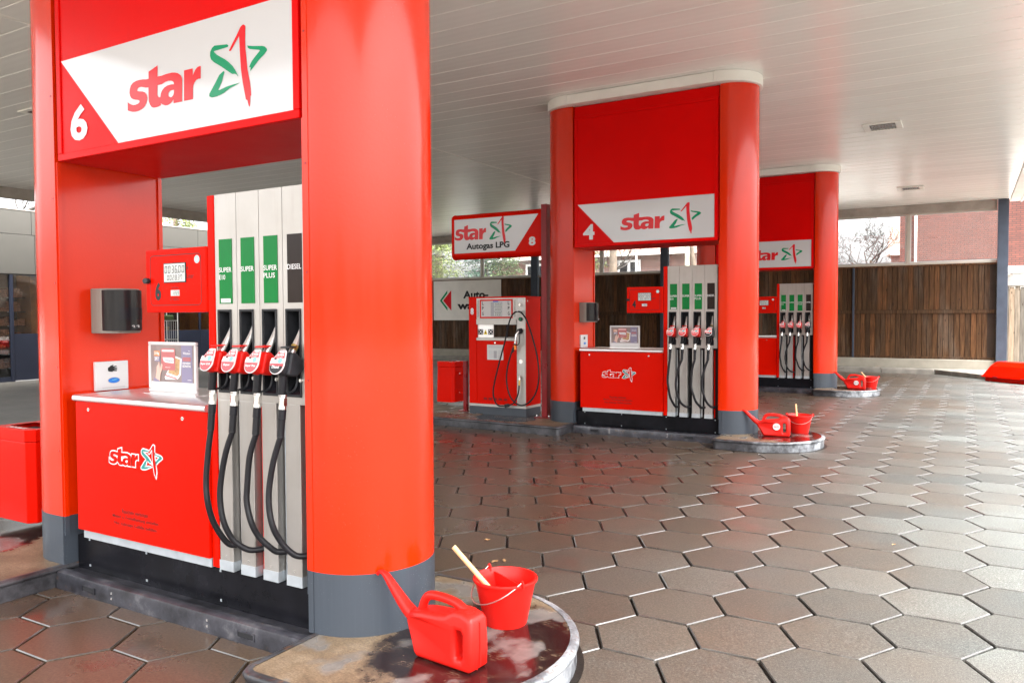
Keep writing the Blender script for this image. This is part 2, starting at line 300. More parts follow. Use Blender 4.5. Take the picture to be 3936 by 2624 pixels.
def area(P): return sum(P[i - 1][0] * P[i][1] - P[i][0] * P[i - 1][1] for i in range(len(P))) / 2
def offset(poly, d):                      # counter-clockwise polygon, d > 0 grows
    n = len(poly); out = []
    for i in range(n):
        a, b, c = Vector(poly[i - 1]), Vector(poly[i]), Vector(poly[(i + 1) % n])
        e1 = (b - a).normalized(); e2 = (c - b).normalized(); n1 = Vector((e1.y, -e1.x)); n2 = Vector((e2.y, -e2.x))
        q = (n1 + n2); q = q / max(.3, q.dot(n1)) if q.length > 1e-6 else n1
        out.append((b.x + q.x * d, b.y + q.y * d))
    return out
def mesh_of(name, vs, fs, mat, org=(0, 0, 0), smooth=None):
    me = bpy.data.meshes.new(name); me.from_pydata([(v[0] - org[0], v[1] - org[1], v[2] - org[2]) for v in vs], [], fs)
    me.materials.append(MT[mat])
    if smooth:
        for p in me.polygons: p.use_smooth = True
        me.set_sharp_from_angle(angle=R(smooth))
    return me
class Thing:
    def __init__(s, name, label, cat, org, group=None, kind=None):
        s.org = org; o = bpy.data.objects.new(name, None); COL.objects.link(o); o.location = org; o.empty_display_size = .1; s.o = o; tag(o, label, cat, group, kind)
    def part(s, mb, name, mat, parent=None, smooth=None, bevel=0, label=None, kind=None):
        me = mesh_of(name, mb.v, mb.f, mat, s.org, smooth)
        return s.link(name, me, parent, bevel, label, kind)
    def link(s, name, me, parent=None, bevel=0, label=None, kind=None):
        o = bpy.data.objects.new(name, me); COL.objects.link(o); o.parent = parent or s.o
        if bevel: bev(o, bevel)
        if label: o['label'] = label
        if kind: o['kind'] = kind
        return o
def bev(o, wd, seg=2):
    b = o.modifiers.new('b', 'BEVEL'); b.width = wd; b.segments = seg; b.limit_method = 'ANGLE'; b.angle_limit = R(40); b.harden_normals = False
def tag(o, label=None, cat=None, group=None, kind=None):
    for k, v in (('label', label), ('category', cat), ('group', group), ('kind', kind)):
        if v: o[k] = v
    return o
def single(name, mb, mat, label, cat, org=(0, 0, 0), group=None, kind=None, smooth=None, bevel=0):
    me = mesh_of(name, mb.v, mb.f, mat, org, smooth); o = bpy.data.objects.new(name, me); COL.objects.link(o); o.location = org
    if bevel: bev(o, bevel)
    return tag(o, label, cat, group, kind)
def copy_tree(o, parent=None, label=None, group=None):
    c = o.copy(); COL.objects.link(c); c.parent = parent
    if label: c['label'] = label
    if group: c['group'] = group
    for ch in [x for x in o.children]: copy_tree(ch, c)
    return c
# lettering -----------------------------------------------------------
_tc = {}
def text_polys(s, bold=0.):
    if (s, bold) in _tc: return _tc[(s, bold)]
    cu = bpy.data.curves.new('t', 'FONT'); cu.body = s; cu.offset = bold; cu.resolution_u = 3; cu.fill_mode = 'FRONT'; cu.align_x = 'LEFT'
    ob = bpy.data.objects.new('t', cu); me = bpy.data.meshes.new_from_object(ob)
    vs = [tuple(v.co[:2]) for v in me.vertices]; fs = [tuple(p.vertices) for p in me.polygons]
    bpy.data.objects.remove(ob); bpy.data.curves.remove(cu); bpy.data.meshes.remove(me); _tc[(s, bold)] = (vs, fs); return vs, fs
def loops_polys(loops, off=0.):
    cu = bpy.data.curves.new('t', 'CURVE'); cu.dimensions = '2D'; cu.fill_mode = 'FRONT'; cu.offset = off
    for L in loops:
        sp = cu.splines.new('POLY'); sp.points.add(len(L) - 1); sp.use_cyclic_u = True
        for p, (x, y) in zip(sp.points, L): p.co = (x, y, 0, 1)
    ob = bpy.data.objects.new('t', cu); me = bpy.data.meshes.new_from_object(ob)
    vs = [tuple(v.co[:2]) for v in me.vertices]; fs = [tuple(p.vertices) for p in me.polygons]
    bpy.data.objects.remove(ob); bpy.data.curves.remove(cu); bpy.data.meshes.remove(me); return vs, fs
def FY(y): return lambda u, v: (u, y, v)            # faces -y
def FX(x): return lambda u, v: (x, u, v)            # faces +x
def put_text(mb, s, box, fn, bold=0.):
    vs, fs = text_polys(s, bold); xs = [v[0] for v in vs]; ys = [v[1] for v in vs]
    a, b, c, d = min(xs), max(xs), min(ys), max(ys); u0, u1, v0, v1 = box
    if u1 is None: u1 = u0 + (b - a) * (v1 - v0) / (d - c)
    mb.add([fn(u0 + (x - a) / (b - a) * (u1 - u0), v0 + (y - c) / (d - c) * (v1 - v0)) for x, y in vs], fs)
def put_loops(mb, loops, fn, off=0.):
    vs, fs = loops_polys(loops, off); mb.add([fn(x, y) for x, y in vs], fs)
SEG = {'0': 'abcdef', '1': 'bc', '2': 'abged', '3': 'abgcd', '4': 'fgbc', '5': 'afgcd', '6': 'afgedc', '7': 'abcf', '8': 'abcdefg', '9': 'abcdfg'}
def put_digits(mb, s, box, fn, th=.14):
    u0, u1, v0, v1 = box; n = sum(1 for c in s if c != ','); cw = (u1 - u0) / n; h = v1 - v0; t = th * cw; i = 0
    for c in s:
        if c == ',':
            x = u0 + i * cw - .12 * cw; mb.sheet([(x, v0 - .06 * h), (x + .1 * cw, v0 - .06 * h), (x + .14 * cw, v0 + .12 * h), (x + .02 * cw, v0 + .12 * h)], fn); continue
        a = u0 + i * cw + .12 * cw; b = a + .66 * cw; m = (v0 + v1) / 2; sl = .12 * cw
        K = {'a': (a + t, b - t, v1 - t, v1), 'g': (a + t, b - t, m - t / 2, m + t / 2), 'd': (a + t, b - t, v0, v0 + t), 'f': (a, a + t, m + t * .3, v1 - t * .3), 'b': (b - t, b, m + t * .3, v1 - t * .3), 'e': (a, a + t, v0 + t * .3, m - t * .3), 'c': (b - t, b, v0 + t * .3, m - t * .3)}
        for g in SEG[c]:
            x0, x1, y0, y1 = K[g]; sk = lambda y: sl * (y - v0) / h
            mb.sheet([(x0 + sk(y0), y0), (x1 + sk(y0), y0), (x1 + sk(y1), y1), (x0 + sk(y1), y1)], fn)
        i += 1
# brand lettering outlines (mm, about the middle of the sign)
STA=[(-571,-74),(-570,-28),(-558,-37),(-540,-45),(-521,-51),(-501,-52),(-478,-49),(-467,-43),(-466,-38),(-472,-32),(-483,-29),(-503,-25),(-524,-19),(-539,-10),(-548,2),(-553,18),(-549,39),(-539,57),(-521,68),(-493,74),(-462,75),(-433,73),(-409,69),(-386,69),(-385,106),(-308,127),(-310,69),(-274,68),(-238,71),(-194,71),(-167,67),(-144,60),(-124,47),(-113,32),(-111,18),(-116,-89),(-184,-88),(-185,-68),(-195,-78),(-210,-86),(-228,-91),(-249,-91),(-267,-85),(-279,-79),(-287,-73),(-288,-84),(-309,-89),(-334,-90),(-349,-89),(-366,-82),(-379,-68),(-387,-51),(-389,-31),(-388,24),(-412,26),(-429,31),(-450,36),(-469,36),(-480,31),(-486,25),(-482,19),(-470,15),(-436,9),(-417,1),(-405,-12),(-400,-28),(-401,-41),(-410,-57),(-423,-71),(-445,-82),(-473,-88),(-505,-89),(-531,-86),(-553,-80)]
H1=[(-312,24),(-275,24),(-248,31),(-224,33),(-204,31),(-189,26),(-180,19),(-178,9),(-204,11),(-231,10),(-258,3),(-276,-9),(-286,-23),(-290,-41),(-302,-41),(-310,-35),(-315,-23)]
H2=[(-179,-20),(-196,-19),(-214,-22),(-225,-30),(-226,-40),(-221,-48),(-209,-54),(-197,-54),(-185,-46),(-180,-35)]
RR=[(-96,66),(-28,66),(-28,30),(-21,41),(-9,56),(5,65),(19,68),(34,68),(32,5),(15,7),(-2,3),(-17,-7),(-25,-19),(-29,-35),(-30,-89),(-101,-88)]
ONE=[(247,112),(245,107),(252,104),(260,106),(318,165),(322,89),(328,2),(339,-63),(359,-146),(369,-151),(378,-179),(384,-185),(388,-173),(391,-134),(396,-132),(395,-103),(389,-65),(374,-3),(367,59),(362,99),(361,142),(364,205),(354,214),(344,215),(329,208),(305,178)]
GA=[(243,132),(232,141),(139,151),(121,143),(107,126),(105,106),(112,87),(133,70),(185,41),(253,-2),(266,-9),(283,-10),(296,-17),(308,-29),(304,-19),(288,6),(267,31),(242,52),(216,70),(156,103),(135,121),(138,124),(174,125),(235,127)]
GB=[(210,9),(202,16),(193,11),(171,1),(139,-35),(95,-81),(94,-94),(115,-102),(155,-101),(199,-93),(247,-75),(319,-60),(273,-60),(221,-64),(166,-74),(163,-70),(187,-38),(203,-4)]
GC=[(374,110),(379,98),(391,90),(456,75),(462,71),(429,49),(406,32),(391,15),(385,3),(395,3),(393,-16),(409,-5),(451,27),(492,49),(510,64),(508,72),(493,85),(477,90),(412,101)]
REDL = [STA, H1, H2, RR, ONE]; GRNL = [GA, GB, GC]
def logo(fn, cx, cz, k, kz=None):
    kz = kz or k; sc_ = lambda L: [(cx + x * k * .001, cz + y * kz * .001) for x, y in L]
    out = []
    for L, nm, mt in (([STA, H1, H2], 'joined_letters', 'red_ink'), ([RR], 'letter', 'red_ink'), ([ONE], 'red_stroke', 'red_ink'), ([GA], 'green_stroke', 'green_ink'), ([GB], 'green_stroke', 'green_ink'), ([GC], 'green_stroke', 'green_ink')):
        a = MB(); put_loops(a, [sc_(l) for l in L], fn); out.append((a, nm, mt))
    return out
# ================================================================== SETTING
def sheet_obj(name, x0, x1, y0, y1, z, mat, kind='structure'):
    mb = MB().add([(x0, y0, z), (x1, y0, z), (x1, y1, z), (x0, y1, z)], [(0, 1, 2, 3)]); o = single(name, mb, mat, None, None); o['kind'] = kind; return o
sheet_obj('ground', -400, 400, -400, 400, -.06, 'yard_ground')
sheet_obj('side_yard', -30, -8.55, -30, 23.4, -.006, 'yard_blocks')
bed = sheet_obj('paving_bed', -8.55, 16, -8, 23.42, -.019, 'joint')
PXP, PYP = .410, .4735
def cam_uv(x, y, z=0.):
    c, s = math.cos(YAW), math.sin(YAW); X = x * c + y * s; Y = -x * s + y * c; Z = z - CAM_Z
    F = Y * math.cos(PITCH) - Z * math.sin(PITCH); U = Y * math.sin(PITCH) + Z * math.cos(PITCH)
    return X / F, U / F, F
def in_island(x, y):
    for dy in (0, 7, 13.94):
        yy = y - dy
        if 2.86 < yy < 3.2 and -7.6 < x < -2.2: return True
        if 2.5 < yy < 3.3 and (-7.6 < x < -4.95 or -2.35 < x < -2.0): return True
        if (x + 2.18) ** 2 + (yy - 2.91) ** 2 < .42 ** 2: return True
    return False
cells = []
for i in range(-20, 40):
    for j in range(-30, 45):
        x = -.1365 + i * PXP; y = 4.363 + j * PYP + (PYP / 2 if i % 2 else 0)
        if -8.4 < x < 15.8 and -7.5 < y < 23.2 and not in_island(x, y): cells.append((x, y))
def hexa(r, z): return [(r * math.cos(R(60 * k)), r * math.sin(R(60 * k)), z) for k in range(6)]
PV = hexa(.2655, -.03) + hexa(.2655, -.0045) + hexa(.2604, 0.)
PF = [(k, (k + 1) % 6, 6 + (k + 1) % 6, 6 + k) for k in range(6)] + [(6 + k, 6 + (k + 1) % 6, 12 + (k + 1) % 6, 12 + k) for k in range(6)] + [tuple(range(12, 18))]
def edge_mat(me):
    me.materials.append(MT['paver_edge'])
    me.polygons.foreach_set('material_index', [1 if 6 <= k % 13 < 12 else 0 for k in range(len(me.polygons))]); return me
pm = edge_mat(mesh_of('paver', PV, PF, 'paver'))
pav = bpy.data.objects.new('hexagon_paving', None); COL.objects.link(pav); pav['kind'] = 'structure'
vis = []; rest = []
for x, y in cells:
    u, v, F = cam_uv(x, y)
    (vis if F > .3 and abs(u) < .72 and abs(v) < .49 else rest).append((F, x, y))
# hidden behind the nearest column or the island ends: not worth a piece of its own
vis.sort(); front = vis[:300]; rest += vis[300:]
for F, x, y in front:
    o = bpy.data.objects.new('paver', pm); COL.objects.link(o); o.parent = pav
    o.location = (x + rnd.uniform(-.002, .002), y + rnd.uniform(-.002, .002), rnd.uniform(-.0025, .0015)); o.rotation_euler = (rnd.gauss(0, .0022), rnd.gauss(0, .0022), rnd.gauss(0, .004))
mb = MB()
for F, x, y in rest:
    a, b, z0 = rnd.gauss(0, .0022), rnd.gauss(0, .0022), rnd.uniform(-.0025, .0015)
    mb.add([(x + p[0], y + p[1], p[2] + z0 + p[0] * a + p[1] * b) for p in PV], PF)
far = bpy.data.objects.new('pavers_beyond', edge_mat(mesh_of('pavers_beyond', mb.v, mb.f, 'paver_far'))); COL.objects.link(far); far.parent = pav; far['kind'] = 'stuff'
# kerb strip before the fence
ks = [(-30, 23.42), (-.73, 23.42), (.45, 21.85), (6, 21.2), (6, 27.5), (-30, 27.5)]
single('fence_verge', MB().prism(offset(ks, -.13), -.05, .115), 'kerb_concrete', None, None, kind='structure')
kr = bpy.data.objects.new('kerb_stones', None); COL.objects.link(kr); kr['kind'] = 'structure'
def kerb_run(a, b, ln=1.0):
    a, b = Vector(a), Vector(b); d = (b - a); L = d.length; d /= L; n = Vector((-d.y, d.x)); k = max(1, round(L / ln))
    for i in range(k):
        p, q = a + d * (L * i / k + .006), a + d * (L * (i + 1) / k - .006)
        poly = [(p.x, p.y), (q.x, q.y), (q.x + n.x * .125, q.y + n.y * .125), (p.x + n.x * .125, p.y + n.y * .125)]
        z = .122 + rnd.uniform(-.004, .003); o = bpy.data.objects.new('kerb_stone', mesh_of('kerb_stone', *(lambda m: (m.v, m.f))(MB().prism(poly, -.05, z)), 'kerb_concrete')); COL.objects.link(o); o.parent = kr; bev(o, .012)
kerb_run((-18.5, 23.42), (-.75, 23.42), 1.25); kerb_run((-.73, 23.40), (.45, 21.86), .65); kerb_run((.47, 21.84), (6, 21.2), .9)
# ------------------------------------------------------------------ canopy
CZ = 4.56
can = Thing('canopy', 'wide flat canopy with cream slatted ceiling over the pumps', 'canopy', (-8.8, 11.5, CZ))
def slat(x0, x1, y):
    g = .0035; return MB().px([(y + g, CZ + .006), (y + g + .008, CZ), (y + .38 - g - .008, CZ), (y + .38 - g, CZ + .006), (y + .38 - g, CZ + .03), (y + g, CZ + .03)], x0, x1)
y = 7.5 - .38 * 23
while y < 24.2:
    can.part(slat(-8.17, .92, y), 'ceiling_slat', 'ceiling_slat')
    if y > 1.5: can.part(slat(-18.8, -8.24, y), 'ceiling_slat', 'ceiling_slat')
    y += .38
can.part(MB().box(-8.24, -8.17, -1.2, 24.3, CZ + .004, CZ + .03), 'ceiling_joint', 'white_paint')
can.part(MB().box(-19.3, 1.3, 1.5, 24.5, CZ + .04, CZ + .5).box(-8.3, 1.3, -1.28, 1.5, CZ + .04, CZ + .5), 'roof_deck', 'beam')
can.part(MB().box(.935, 1.17, -1.25, 24.55, CZ - .012, CZ + .03), 'edge_soffit', 'white_paint')
can.part(MB().box(1.175, 1.22, -1.3, 24.6, CZ - .03, CZ + .62), 'edge_fascia', 'white_paint')
can.part(MB().box(-8.35, 1.17, -1.32, -1.26, CZ - .05, CZ + .62).box(-8.42, -8.36, -1.32, 1.4, CZ - .05, CZ + .62).box(-18.9, -8.43, 1.40, 1.46, CZ - .05, CZ + .62), 'front_fascia', 'white_paint')
can.part(MB().box(-18.98, -18.83, 1.5, 24.3, CZ - .24, CZ + .02), 'edge_beam', 'beam')
can.part(MB().box(-18.9, .64, 24.02, 24.2, 4.335, CZ - .008), 'rear_beam', 'beam')
# ceiling lights
def ceiling_light(x, y, label):
    t = Thing('ceiling_light', label, 'ceiling light', (x, y, CZ), 'recessed lights in the canopy ceiling')
    w, d = .275, .285
    t.part(MB().box(x - w, x + w, y - d, y - d + .075, CZ - .022, CZ - .002).box(x - w, x + w, y + d - .075, y + d, CZ - .022, CZ - .002).box(x - w, x - w + .09, y - d + .075, y + d - .075, CZ - .022, CZ - .002).box(x + w - .09, x + w, y - d + .075, y + d - .075, CZ - .022, CZ - .002), 'frame', 'white_paint', bevel=.006)
    t.part(MB().box(x - w + .09, x + w - .09, y - d + .075, y + d - .075, CZ - .006, CZ - .003), 'reflector', 'black_gloss')
    for k in range(8):
        xx = x - w + .115 + k * .047; t.part(MB().box(xx, xx + .006, y - d + .078, y + d - .078, CZ - .024, CZ - .007), 'louvre', 'chrome')
    for k in range(3):
        yy = y - d + .15 + k * .13; t.part(MB().box(x - w + .092, x + w - .092, yy, yy + .005, CZ - .023, CZ - .008), 'cross_louvre', 'chrome')
ceiling_light(-1.19, 13.67, 'square louvred ceiling light nearest the camera, right of the white column cap')
ceiling_light(-1.19, 20.72, 'square louvred ceiling light farther back above the brick wall window')
ceiling_light(-11.5, 6.45, 'small ceiling light at the left beside the red column of pump 6')
# ------------------------------------------------------------------ rear fence, windows, posts
FY0 = 24.1
fence = Thing('board_fence', 'long brown weathered board fence closing the back of the forecourt', 'fence', (-8.5, FY0, .12))
BW = .1285; nb = int((18.5) / BW)
for row, (z0, z1) in enumerate(((.43, 1.60), (1.705, 2.885))):
    m1 = mesh_of('board', *(lambda m: (m.v, m.f))(MB().prism([(-.0595, .004), (-.054, -.004), (.054, -.004), (.0595, .004), (.0595, .02), (-.0595, .02)], 0, z1 - z0)), 'fence_wood')
    for i in range(nb):
        o = fence.link('board', m1); o.location = (-17.85 + i * BW + 8.5 + rnd.uniform(-.002, .002) + row * .04, -.0 + rnd.uniform(-.003, .003), z0 - .12); o.rotation_euler[1] = rnd.gauss(0, .0012)
fence.part(MB().box(-18, .66, FY0 - .035, FY0 + .03, 1.60, 1.70), 'rail', 'fence_wood', bevel=.006)
fence.part(MB().box(-18, .66, FY0 - .03, FY0 + .03, 2.885, 2.93), 'rail', 'fence_wood', bevel=.006)
fence.part(MB().box(-18, .66, FY0 - .04, FY0 + .03, .362, .43), 'rail', 'fence_wood', bevel=.006)
fence.part(MB().box(-18, .66, FY0 - .09, FY0 + .1, .10, .362), 'concrete_plinth', 'plinth_concrete', bevel=.02)
fence.part(MB().box(-18, .66, FY0 + .022, FY0 + .05, .43, 2.93), 'backing', 'dark_wood')
fence.part(MB().box(-2.83, -2.775, FY0 - .07, FY0 - .02, .36, 2.90), 'downpipe', 'steel_post', bevel=.01)
ew = Thing('end_wall', 'grey rendered wall joining the fence to the shop', 'wall', (-19.3, 24.15, 0)); ew.part(MB().box(-20.65, -17.86, 24.06, 24.24, -.05, 4.54), 'wall', 'shop_cladding'); ew.part(MB().box(-20.65, -17.86, 24.03, 24.27, -.05, .36), 'base', 'plinth_concrete')
wb = Thing('window_band', 'high clear glazing strip above the brown board fence', 'window', (-8.5, FY0, 2.95))
wb.part(MB().box(-18, .64, FY0 - .05, FY0 + .05, 2.93, 2.985), 'sill', 'window_frame', bevel=.006)
wb.part(MB().box(-18, .64, FY0 - .03, FY0 + .03, 4.30, 4.335), 'top_rail', 'window_frame')
POSTS = (-17.72, -13.06, -8.35, -3.68, .775); MULL = (-15.31, -10.58, -6.02, -1.43)
for x in MULL: wb.part(MB().box(x - .045, x + .045, FY0 - .035, FY0 + .035, 2.985, 4.30), 'mullion', 'window_frame', bevel=.005)
edges = sorted([p for p in POSTS] + list(MULL))
for a, b in zip(edges, edges[1:]):
    p = wb.part(MB().box(a + .05, b - .05, FY0 - .004, FY0 + .004, 3.02, 4.29), 'pane', 'window_glass')
    f = MB()
    for r in ((a + .045, b - .045, 2.986, 3.02), (a + .045, b - .045, 4.275, 4.299), (a + .045, a + .075, 3.02, 4.275), (b - .075, b - .045, 3.02, 4.275)): f.box(r[0], r[1], FY0 - .012, FY0 + .012, r[2], r[3])
    wb.part(f, 'pane_frame', 'frame_white', p)
for k, x in enumerate(POSTS):
    t = Thing('steel_post', ('dark steel post at the far left end of the fence', 'dark steel post behind the gas pump', 'dark steel post in the fence behind pump 4', 'dark steel post hidden mostly behind the farthest red column', 'dark blue steel post at the right end of the fence')[k], 'post', (x, FY0, .12), 'steel posts along the fence')
    t.part(MB().box(x - .12, x + .12, FY0 - .20, FY0 - .18, .115, CZ - .008), 'front_flange', 'steel_post', bevel=.004)
    t.part(MB().box(x - .007, x + .007, FY0 - .18, FY0 - .05, .115, CZ - .01), 'web', 'steel_post')
    t.part(MB().box(x - .12, x + .12, FY0 - .05, FY0 - .032, .115, CZ - .008), 'rear_flange', 'light_steel', bevel=.004)
    t.part(MB().box(x - .17, x + .17, FY0 - .27, FY0 + .02, .114, .13), 'base_plate', 'steel_post')
# ------------------------------------------------------------------ beyond the fence
g = Thing('grey_fence', 'weathered grey board fence right of the blue post', 'fence', (4, 27, 0))
gm = mesh_of('board', *(lambda m: (m.v, m.f))(MB().box(-.066, .066, 0, .02, 0, 2.36)), 'grey_wood')
for i in range(38): o = g.link('board', gm); o.location = (.7 + i * .138 - 4, rnd.uniform(-.004, .004), rnd.uniform(-.02, .02)); o.rotation_euler[1] = rnd.gauss(0, .003)
g.part(MB().box(.6, 6.1, 26.98, 27.06, 2.37, 2.41), 'cap_rail', 'grey_wood'); g.part(MB().box(.6, 6.1, 27.021, 27.07, .0, 2.3), 'backing', 'grey_wood')
b = Thing('brick_building', 'tall red brick building behind the right window', 'building', (5, 34, 0))
bw = b.part(MB().box(-2.31, 13, 34, 46, -.05, 9.5), 'wall', 'brick_red')
b.part(MB().box(-2.4, 13.1, 33.9, 46.1, 9.5, 9.7), 'roof', 'beam')
b.part(MB().tube([(-1.76, 33.93, -.05), (-1.76, 33.93, 9.4)], .05, 10), 'downpipe', 'white_paint', smooth=40)
b.part(MB().box(1.15, 5.5, 33.9, 34.02, 2.0, 3.32), 'white_render', 'van_white')
gg = Thing('garage', 'white flat roofed garage just showing right of the blue post', 'garage', (4, 31, 0))
gg.part(MB().box(1.25, 6, 30, 33.5, -.05, 2.9), 'wall', 'van_white'); gg.part(MB().box(1.2, 6.1, 29.9, 33.6, 2.9, 3.0), 'roof', 'white_paint')
h = Thing('brick_house', 'brick house with tiled roof seen through the windows behind pump 4', 'house', (-20, 48, 0))
h.part(MB().box(-27.2, -13.5, 44, 54, -.05, 5.25), 'wall', 'brick_house')
rf = MB()
for k in range(26):
    y0, z0 = 43.5 + k * .22, 5.2 + k * .16; rf.px([(y0, z0), (y0 + .26, z0 + .16), (y0 + .26, z0 + .2), (y0, z0 + .045)], -27.7, -13.0)
h.part(rf, 'roof', 'roof_tile'); h.part(MB().box(-27.2, -13.5, 49.0, 54, 5.2, 9.2), 'gable', 'brick_house'); h.part(MB().box(-27.7, -13, 43.42, 43.5, 5.1, 5.22), 'gutter', 'white_paint')
for x0 in (-18.25, -24.6):
    f = MB().box(x0, x0 + 1.45, 43.93, 43.999, 3.0, 3.12).box(x0, x0 + 1.45, 43.93, 43.999, 4.74, 4.88).box(x0, x0 + .13, 43.93, 43.999, 3.12, 4.74).box(x0 + 1.32, x0 + 1.45, 43.93, 43.999, 3.12, 4.74).box(x0 + .64, x0 + .80, 43.93, 43.999, 3.12, 4.74)
    wf = h.part(f, 'window', 'white')
    for q in (.13, .80): h.part(MB().box(x0 + q, x0 + q + .51, 43.97, 43.99, 3.12, 4.74), 'pane', 'black_gloss', wf)
h2 = Thing('far_house', 'small brick house with dark roof in the distance behind bare branches', 'house', (-3, 60, 0))
h2.part(MB().box(-4.6, 4, 60, 68, -.05, 5.6), 'wall', 'brick_house'); h2.part(MB().px([(59.6, 5.6), (68.4, 5.6), (64, 8.2)], -4.9, 4.3), 'roof', 'roof_tile')
lp = Thing('street_lamp', 'white street lamp with slanted head behind the middle window', 'street lamp', (-13.2, 34, 0))
lp.part(MB().tube([(-13.2, 34, 0), (-13.2, 34, 4.4)], [.06, .05], 10), 'pole', 'van_white', smooth=40)
lp.part(MB().ext([(-.07, -.03), (.07, -.03), (.05, .05), (-.05, .05)], lambda u, v, t: (-13.2 + t * .82, 34 + u, 4.39 + v + t * .14), -.04, 1), 'lamp_head', 'van_white', bevel=.01)
# trees ---------------------------------------------------------------
def shading_belt():
    # unseen tree belt, added on the open sides to cut horizon light and shape reflections
    rg = random.Random(77); P = [(38, 70), (36, 30), (35, -10), (32, -30), (5, -36), (-35, -36), (-70, -30)]; pts = smooth_path([(x, y, 0) for x, y in P], 26); m = MB(); n = 9
    for i, p in enumerate(pts):
        d = (pts[min(i + 1, len(pts) - 1)] - pts[max(i - 1, 0)]).normalized(); nr = Vector((d.y, -d.x, 0)); h = 4.0 + 1.2 * math.sin(i * .37) + rg.uniform(-1.1, 1.4)
        for k in range(n):
            a = math.pi * k / (n - 1); m.v.append(tuple(p + nr * (3.2 * math.cos(a) + rg.uniform(-.5, .5)) + Vector((0, 0, max(-.06, h * math.sin(a) ** .6 + (rg.uniform(-.5, .5) if 0 < k < n - 1 else 0))))))
    m.f = [(i * n + k, i * n + k + 1, (i + 1) * n + k + 1, (i + 1) * n + k) for i in range(len(pts) - 1) for k in range(n - 1)]
    single('shading_belt', m, 'bark', 'dark unseen belt of trees added to dim the horizon and shape reflections', 'light_blocker', kind='stuff')
shading_belt()
def branchy(mb, p, d, L, r, depth, spread, rg, leaves=None, up=.15):
    n = 4; pts = [Vector(p)]; dd = Vector(d).normalized()
    for i in range(n):
        dd = (dd + Vector((rg.gauss(0, .13), rg.gauss(0, .13), rg.gauss(up * .3, .1)))).normalized(); pts.append(pts[-1] + dd * (L / n))
    rs = [max(.006, r * (1 - .45 * i / n)) for i in range(n + 1)]; mb.tube(pts, rs, 5 if depth > 2 else 3, False)
    if depth == 0: return
    for k in range(rg.choice((2, 3, 3)) if depth < 4 else 3):
        i = rg.randint(1, n); a = Vector((rg.gauss(0, 1), rg.gauss(0, 1), rg.gauss(up, .6))).normalized()
        nd = (dd * (1 - spread) + a * spread).normalized(); branchy(mb, pts[i], nd, L * rg.uniform(.55, .78), rs[i] * .62, depth - 1, spread, rg, leaves, up)
def bare_tree(x, y, hgt, r, depth, seed, label, bark='bark', lean=(0, 0), group='bare trees behind the station', bl=1.):
    rg = random.Random(seed); t = Thing('bare_tree', label, 'tree', (x, y, 0), group); a = MB()
    top = Vector((x + lean[0], y + lean[1], hgt)); a.tube([(x, y, -.1), (x + lean[0] * .45, y + lean[1] * .45, hgt * .5), top], [r * 1.15, r * .85, r * .6], 9, False); t.part(a, 'trunk', bark, smooth=60)
    c = MB()
    for k in range(6):
        q = Vector((x, y, 0)).lerp(top, rg.uniform(.5, 1.)); an = k * 1.05 + rg.uniform(-.3, .3)
        branchy(c, q, (math.cos(an), math.sin(an), rg.uniform(.3, 1.1)), hgt * rg.uniform(.22, .36) * bl, r * .42, depth, .5, rg)
    t.part(c, 'crown', 'twig')
def conifer(x, y, hgt, rad, seed, mat, label, n=5200, droop=.35, z0=.4):
    rg = random.Random(seed); t = Thing('evergreen_tree', label, 'tree', (x, y, 0), 'evergreen trees behind the station'); a = MB()
    a.tube([(x, y, -.1), (x + rg.uniform(-.1, .1), y, hgt * .96)], [hgt * .022 + .05, .02], 7, False); t.part(a, 'trunk', 'bark')
    c = MB(); lv = MB()
    for k in range(int(n / 60)):
        zz = z0 + (hgt - z0) * (k / (n / 60)) ** .85; R_ = rad * (1 - (zz / hgt) ** 1.5) * rg.uniform(.6, 1.15) + .12; an = rg.uniform(0, 6.283)
        p0 = Vector((x, y, zz)); p1 = p0 + Vector((math.cos(an) * R_, math.sin(an) * R_, -droop * R_ * rg.uniform(.2, 1) + .1 * R_)); c.tube([p0, p0.lerp(p1, .5) + Vector((0, 0, .08 * R_)), p1], [.025, .014, .004], 3, False)
        for q in range(60):
            s = rg.uniform(.15, 1.05); c0 = p0.lerp(p1, s) + Vector((rg.gauss(0, .16 * R_ * .6 + .05), rg.gauss(0, .16 * R_ * .6 + .05), rg.gauss(-.06, .1)))
            d = Vector((rg.gauss(0, 1), rg.gauss(0, 1), rg.gauss(-.5, .6))).normalized() * rg.uniform(.07, .19); e = d.cross(Vector((rg.gauss(0, 1), rg.gauss(0, 1), rg.gauss(0, 1)))).normalized() * rg.uniform(.015, .04)
            lv.add([c0 - e, c0 + d * .5 + e, c0 + d, c0 + d * .5 - e], [(0, 1, 2, 3)])
    cr = t.part(lv, 'crown', mat); t.part(c, 'branches', 'twig', cr)
conifer(-25.5, 35.5, 8.5, 2.0, 1, 'leaf_yellow', 'yellowish evergreen in the leftmost fence window', 9000)
conifer(-23.3, 37, 7.2, 2.1, 2, 'leaf_blue', 'bluish evergreen between the two left window panes', 9000)
conifer(-21.6, 36.2, 7.8, 1.8, 3, 'leaf_green', 'green evergreen left of the brick house', 8000)
conifer(-27.8, 39, 11, 2.6, 4, 'leaf_green', 'tall evergreen at the far left behind the fence', 9000)
conifer(-15.6, 33.4, 9.5, 1.5, 5, 'leaf_yellow', 'slim evergreen left of the thick trunk behind pump 4', 8000)
bare_tree(-13.5, 32, 9, .19, 4, 11, 'thick barked tree trunk left of the street lamp')
bare_tree(-10.8, 34, 10, .11, 4, 12, 'slim pale mossy trunk behind the top of pump 4', 'birch')
bare_tree(-10.1, 34.6, 9, .12, 4, 13, 'dark leaning tree right of the pale trunk', 'bark', (-1.6, .3))
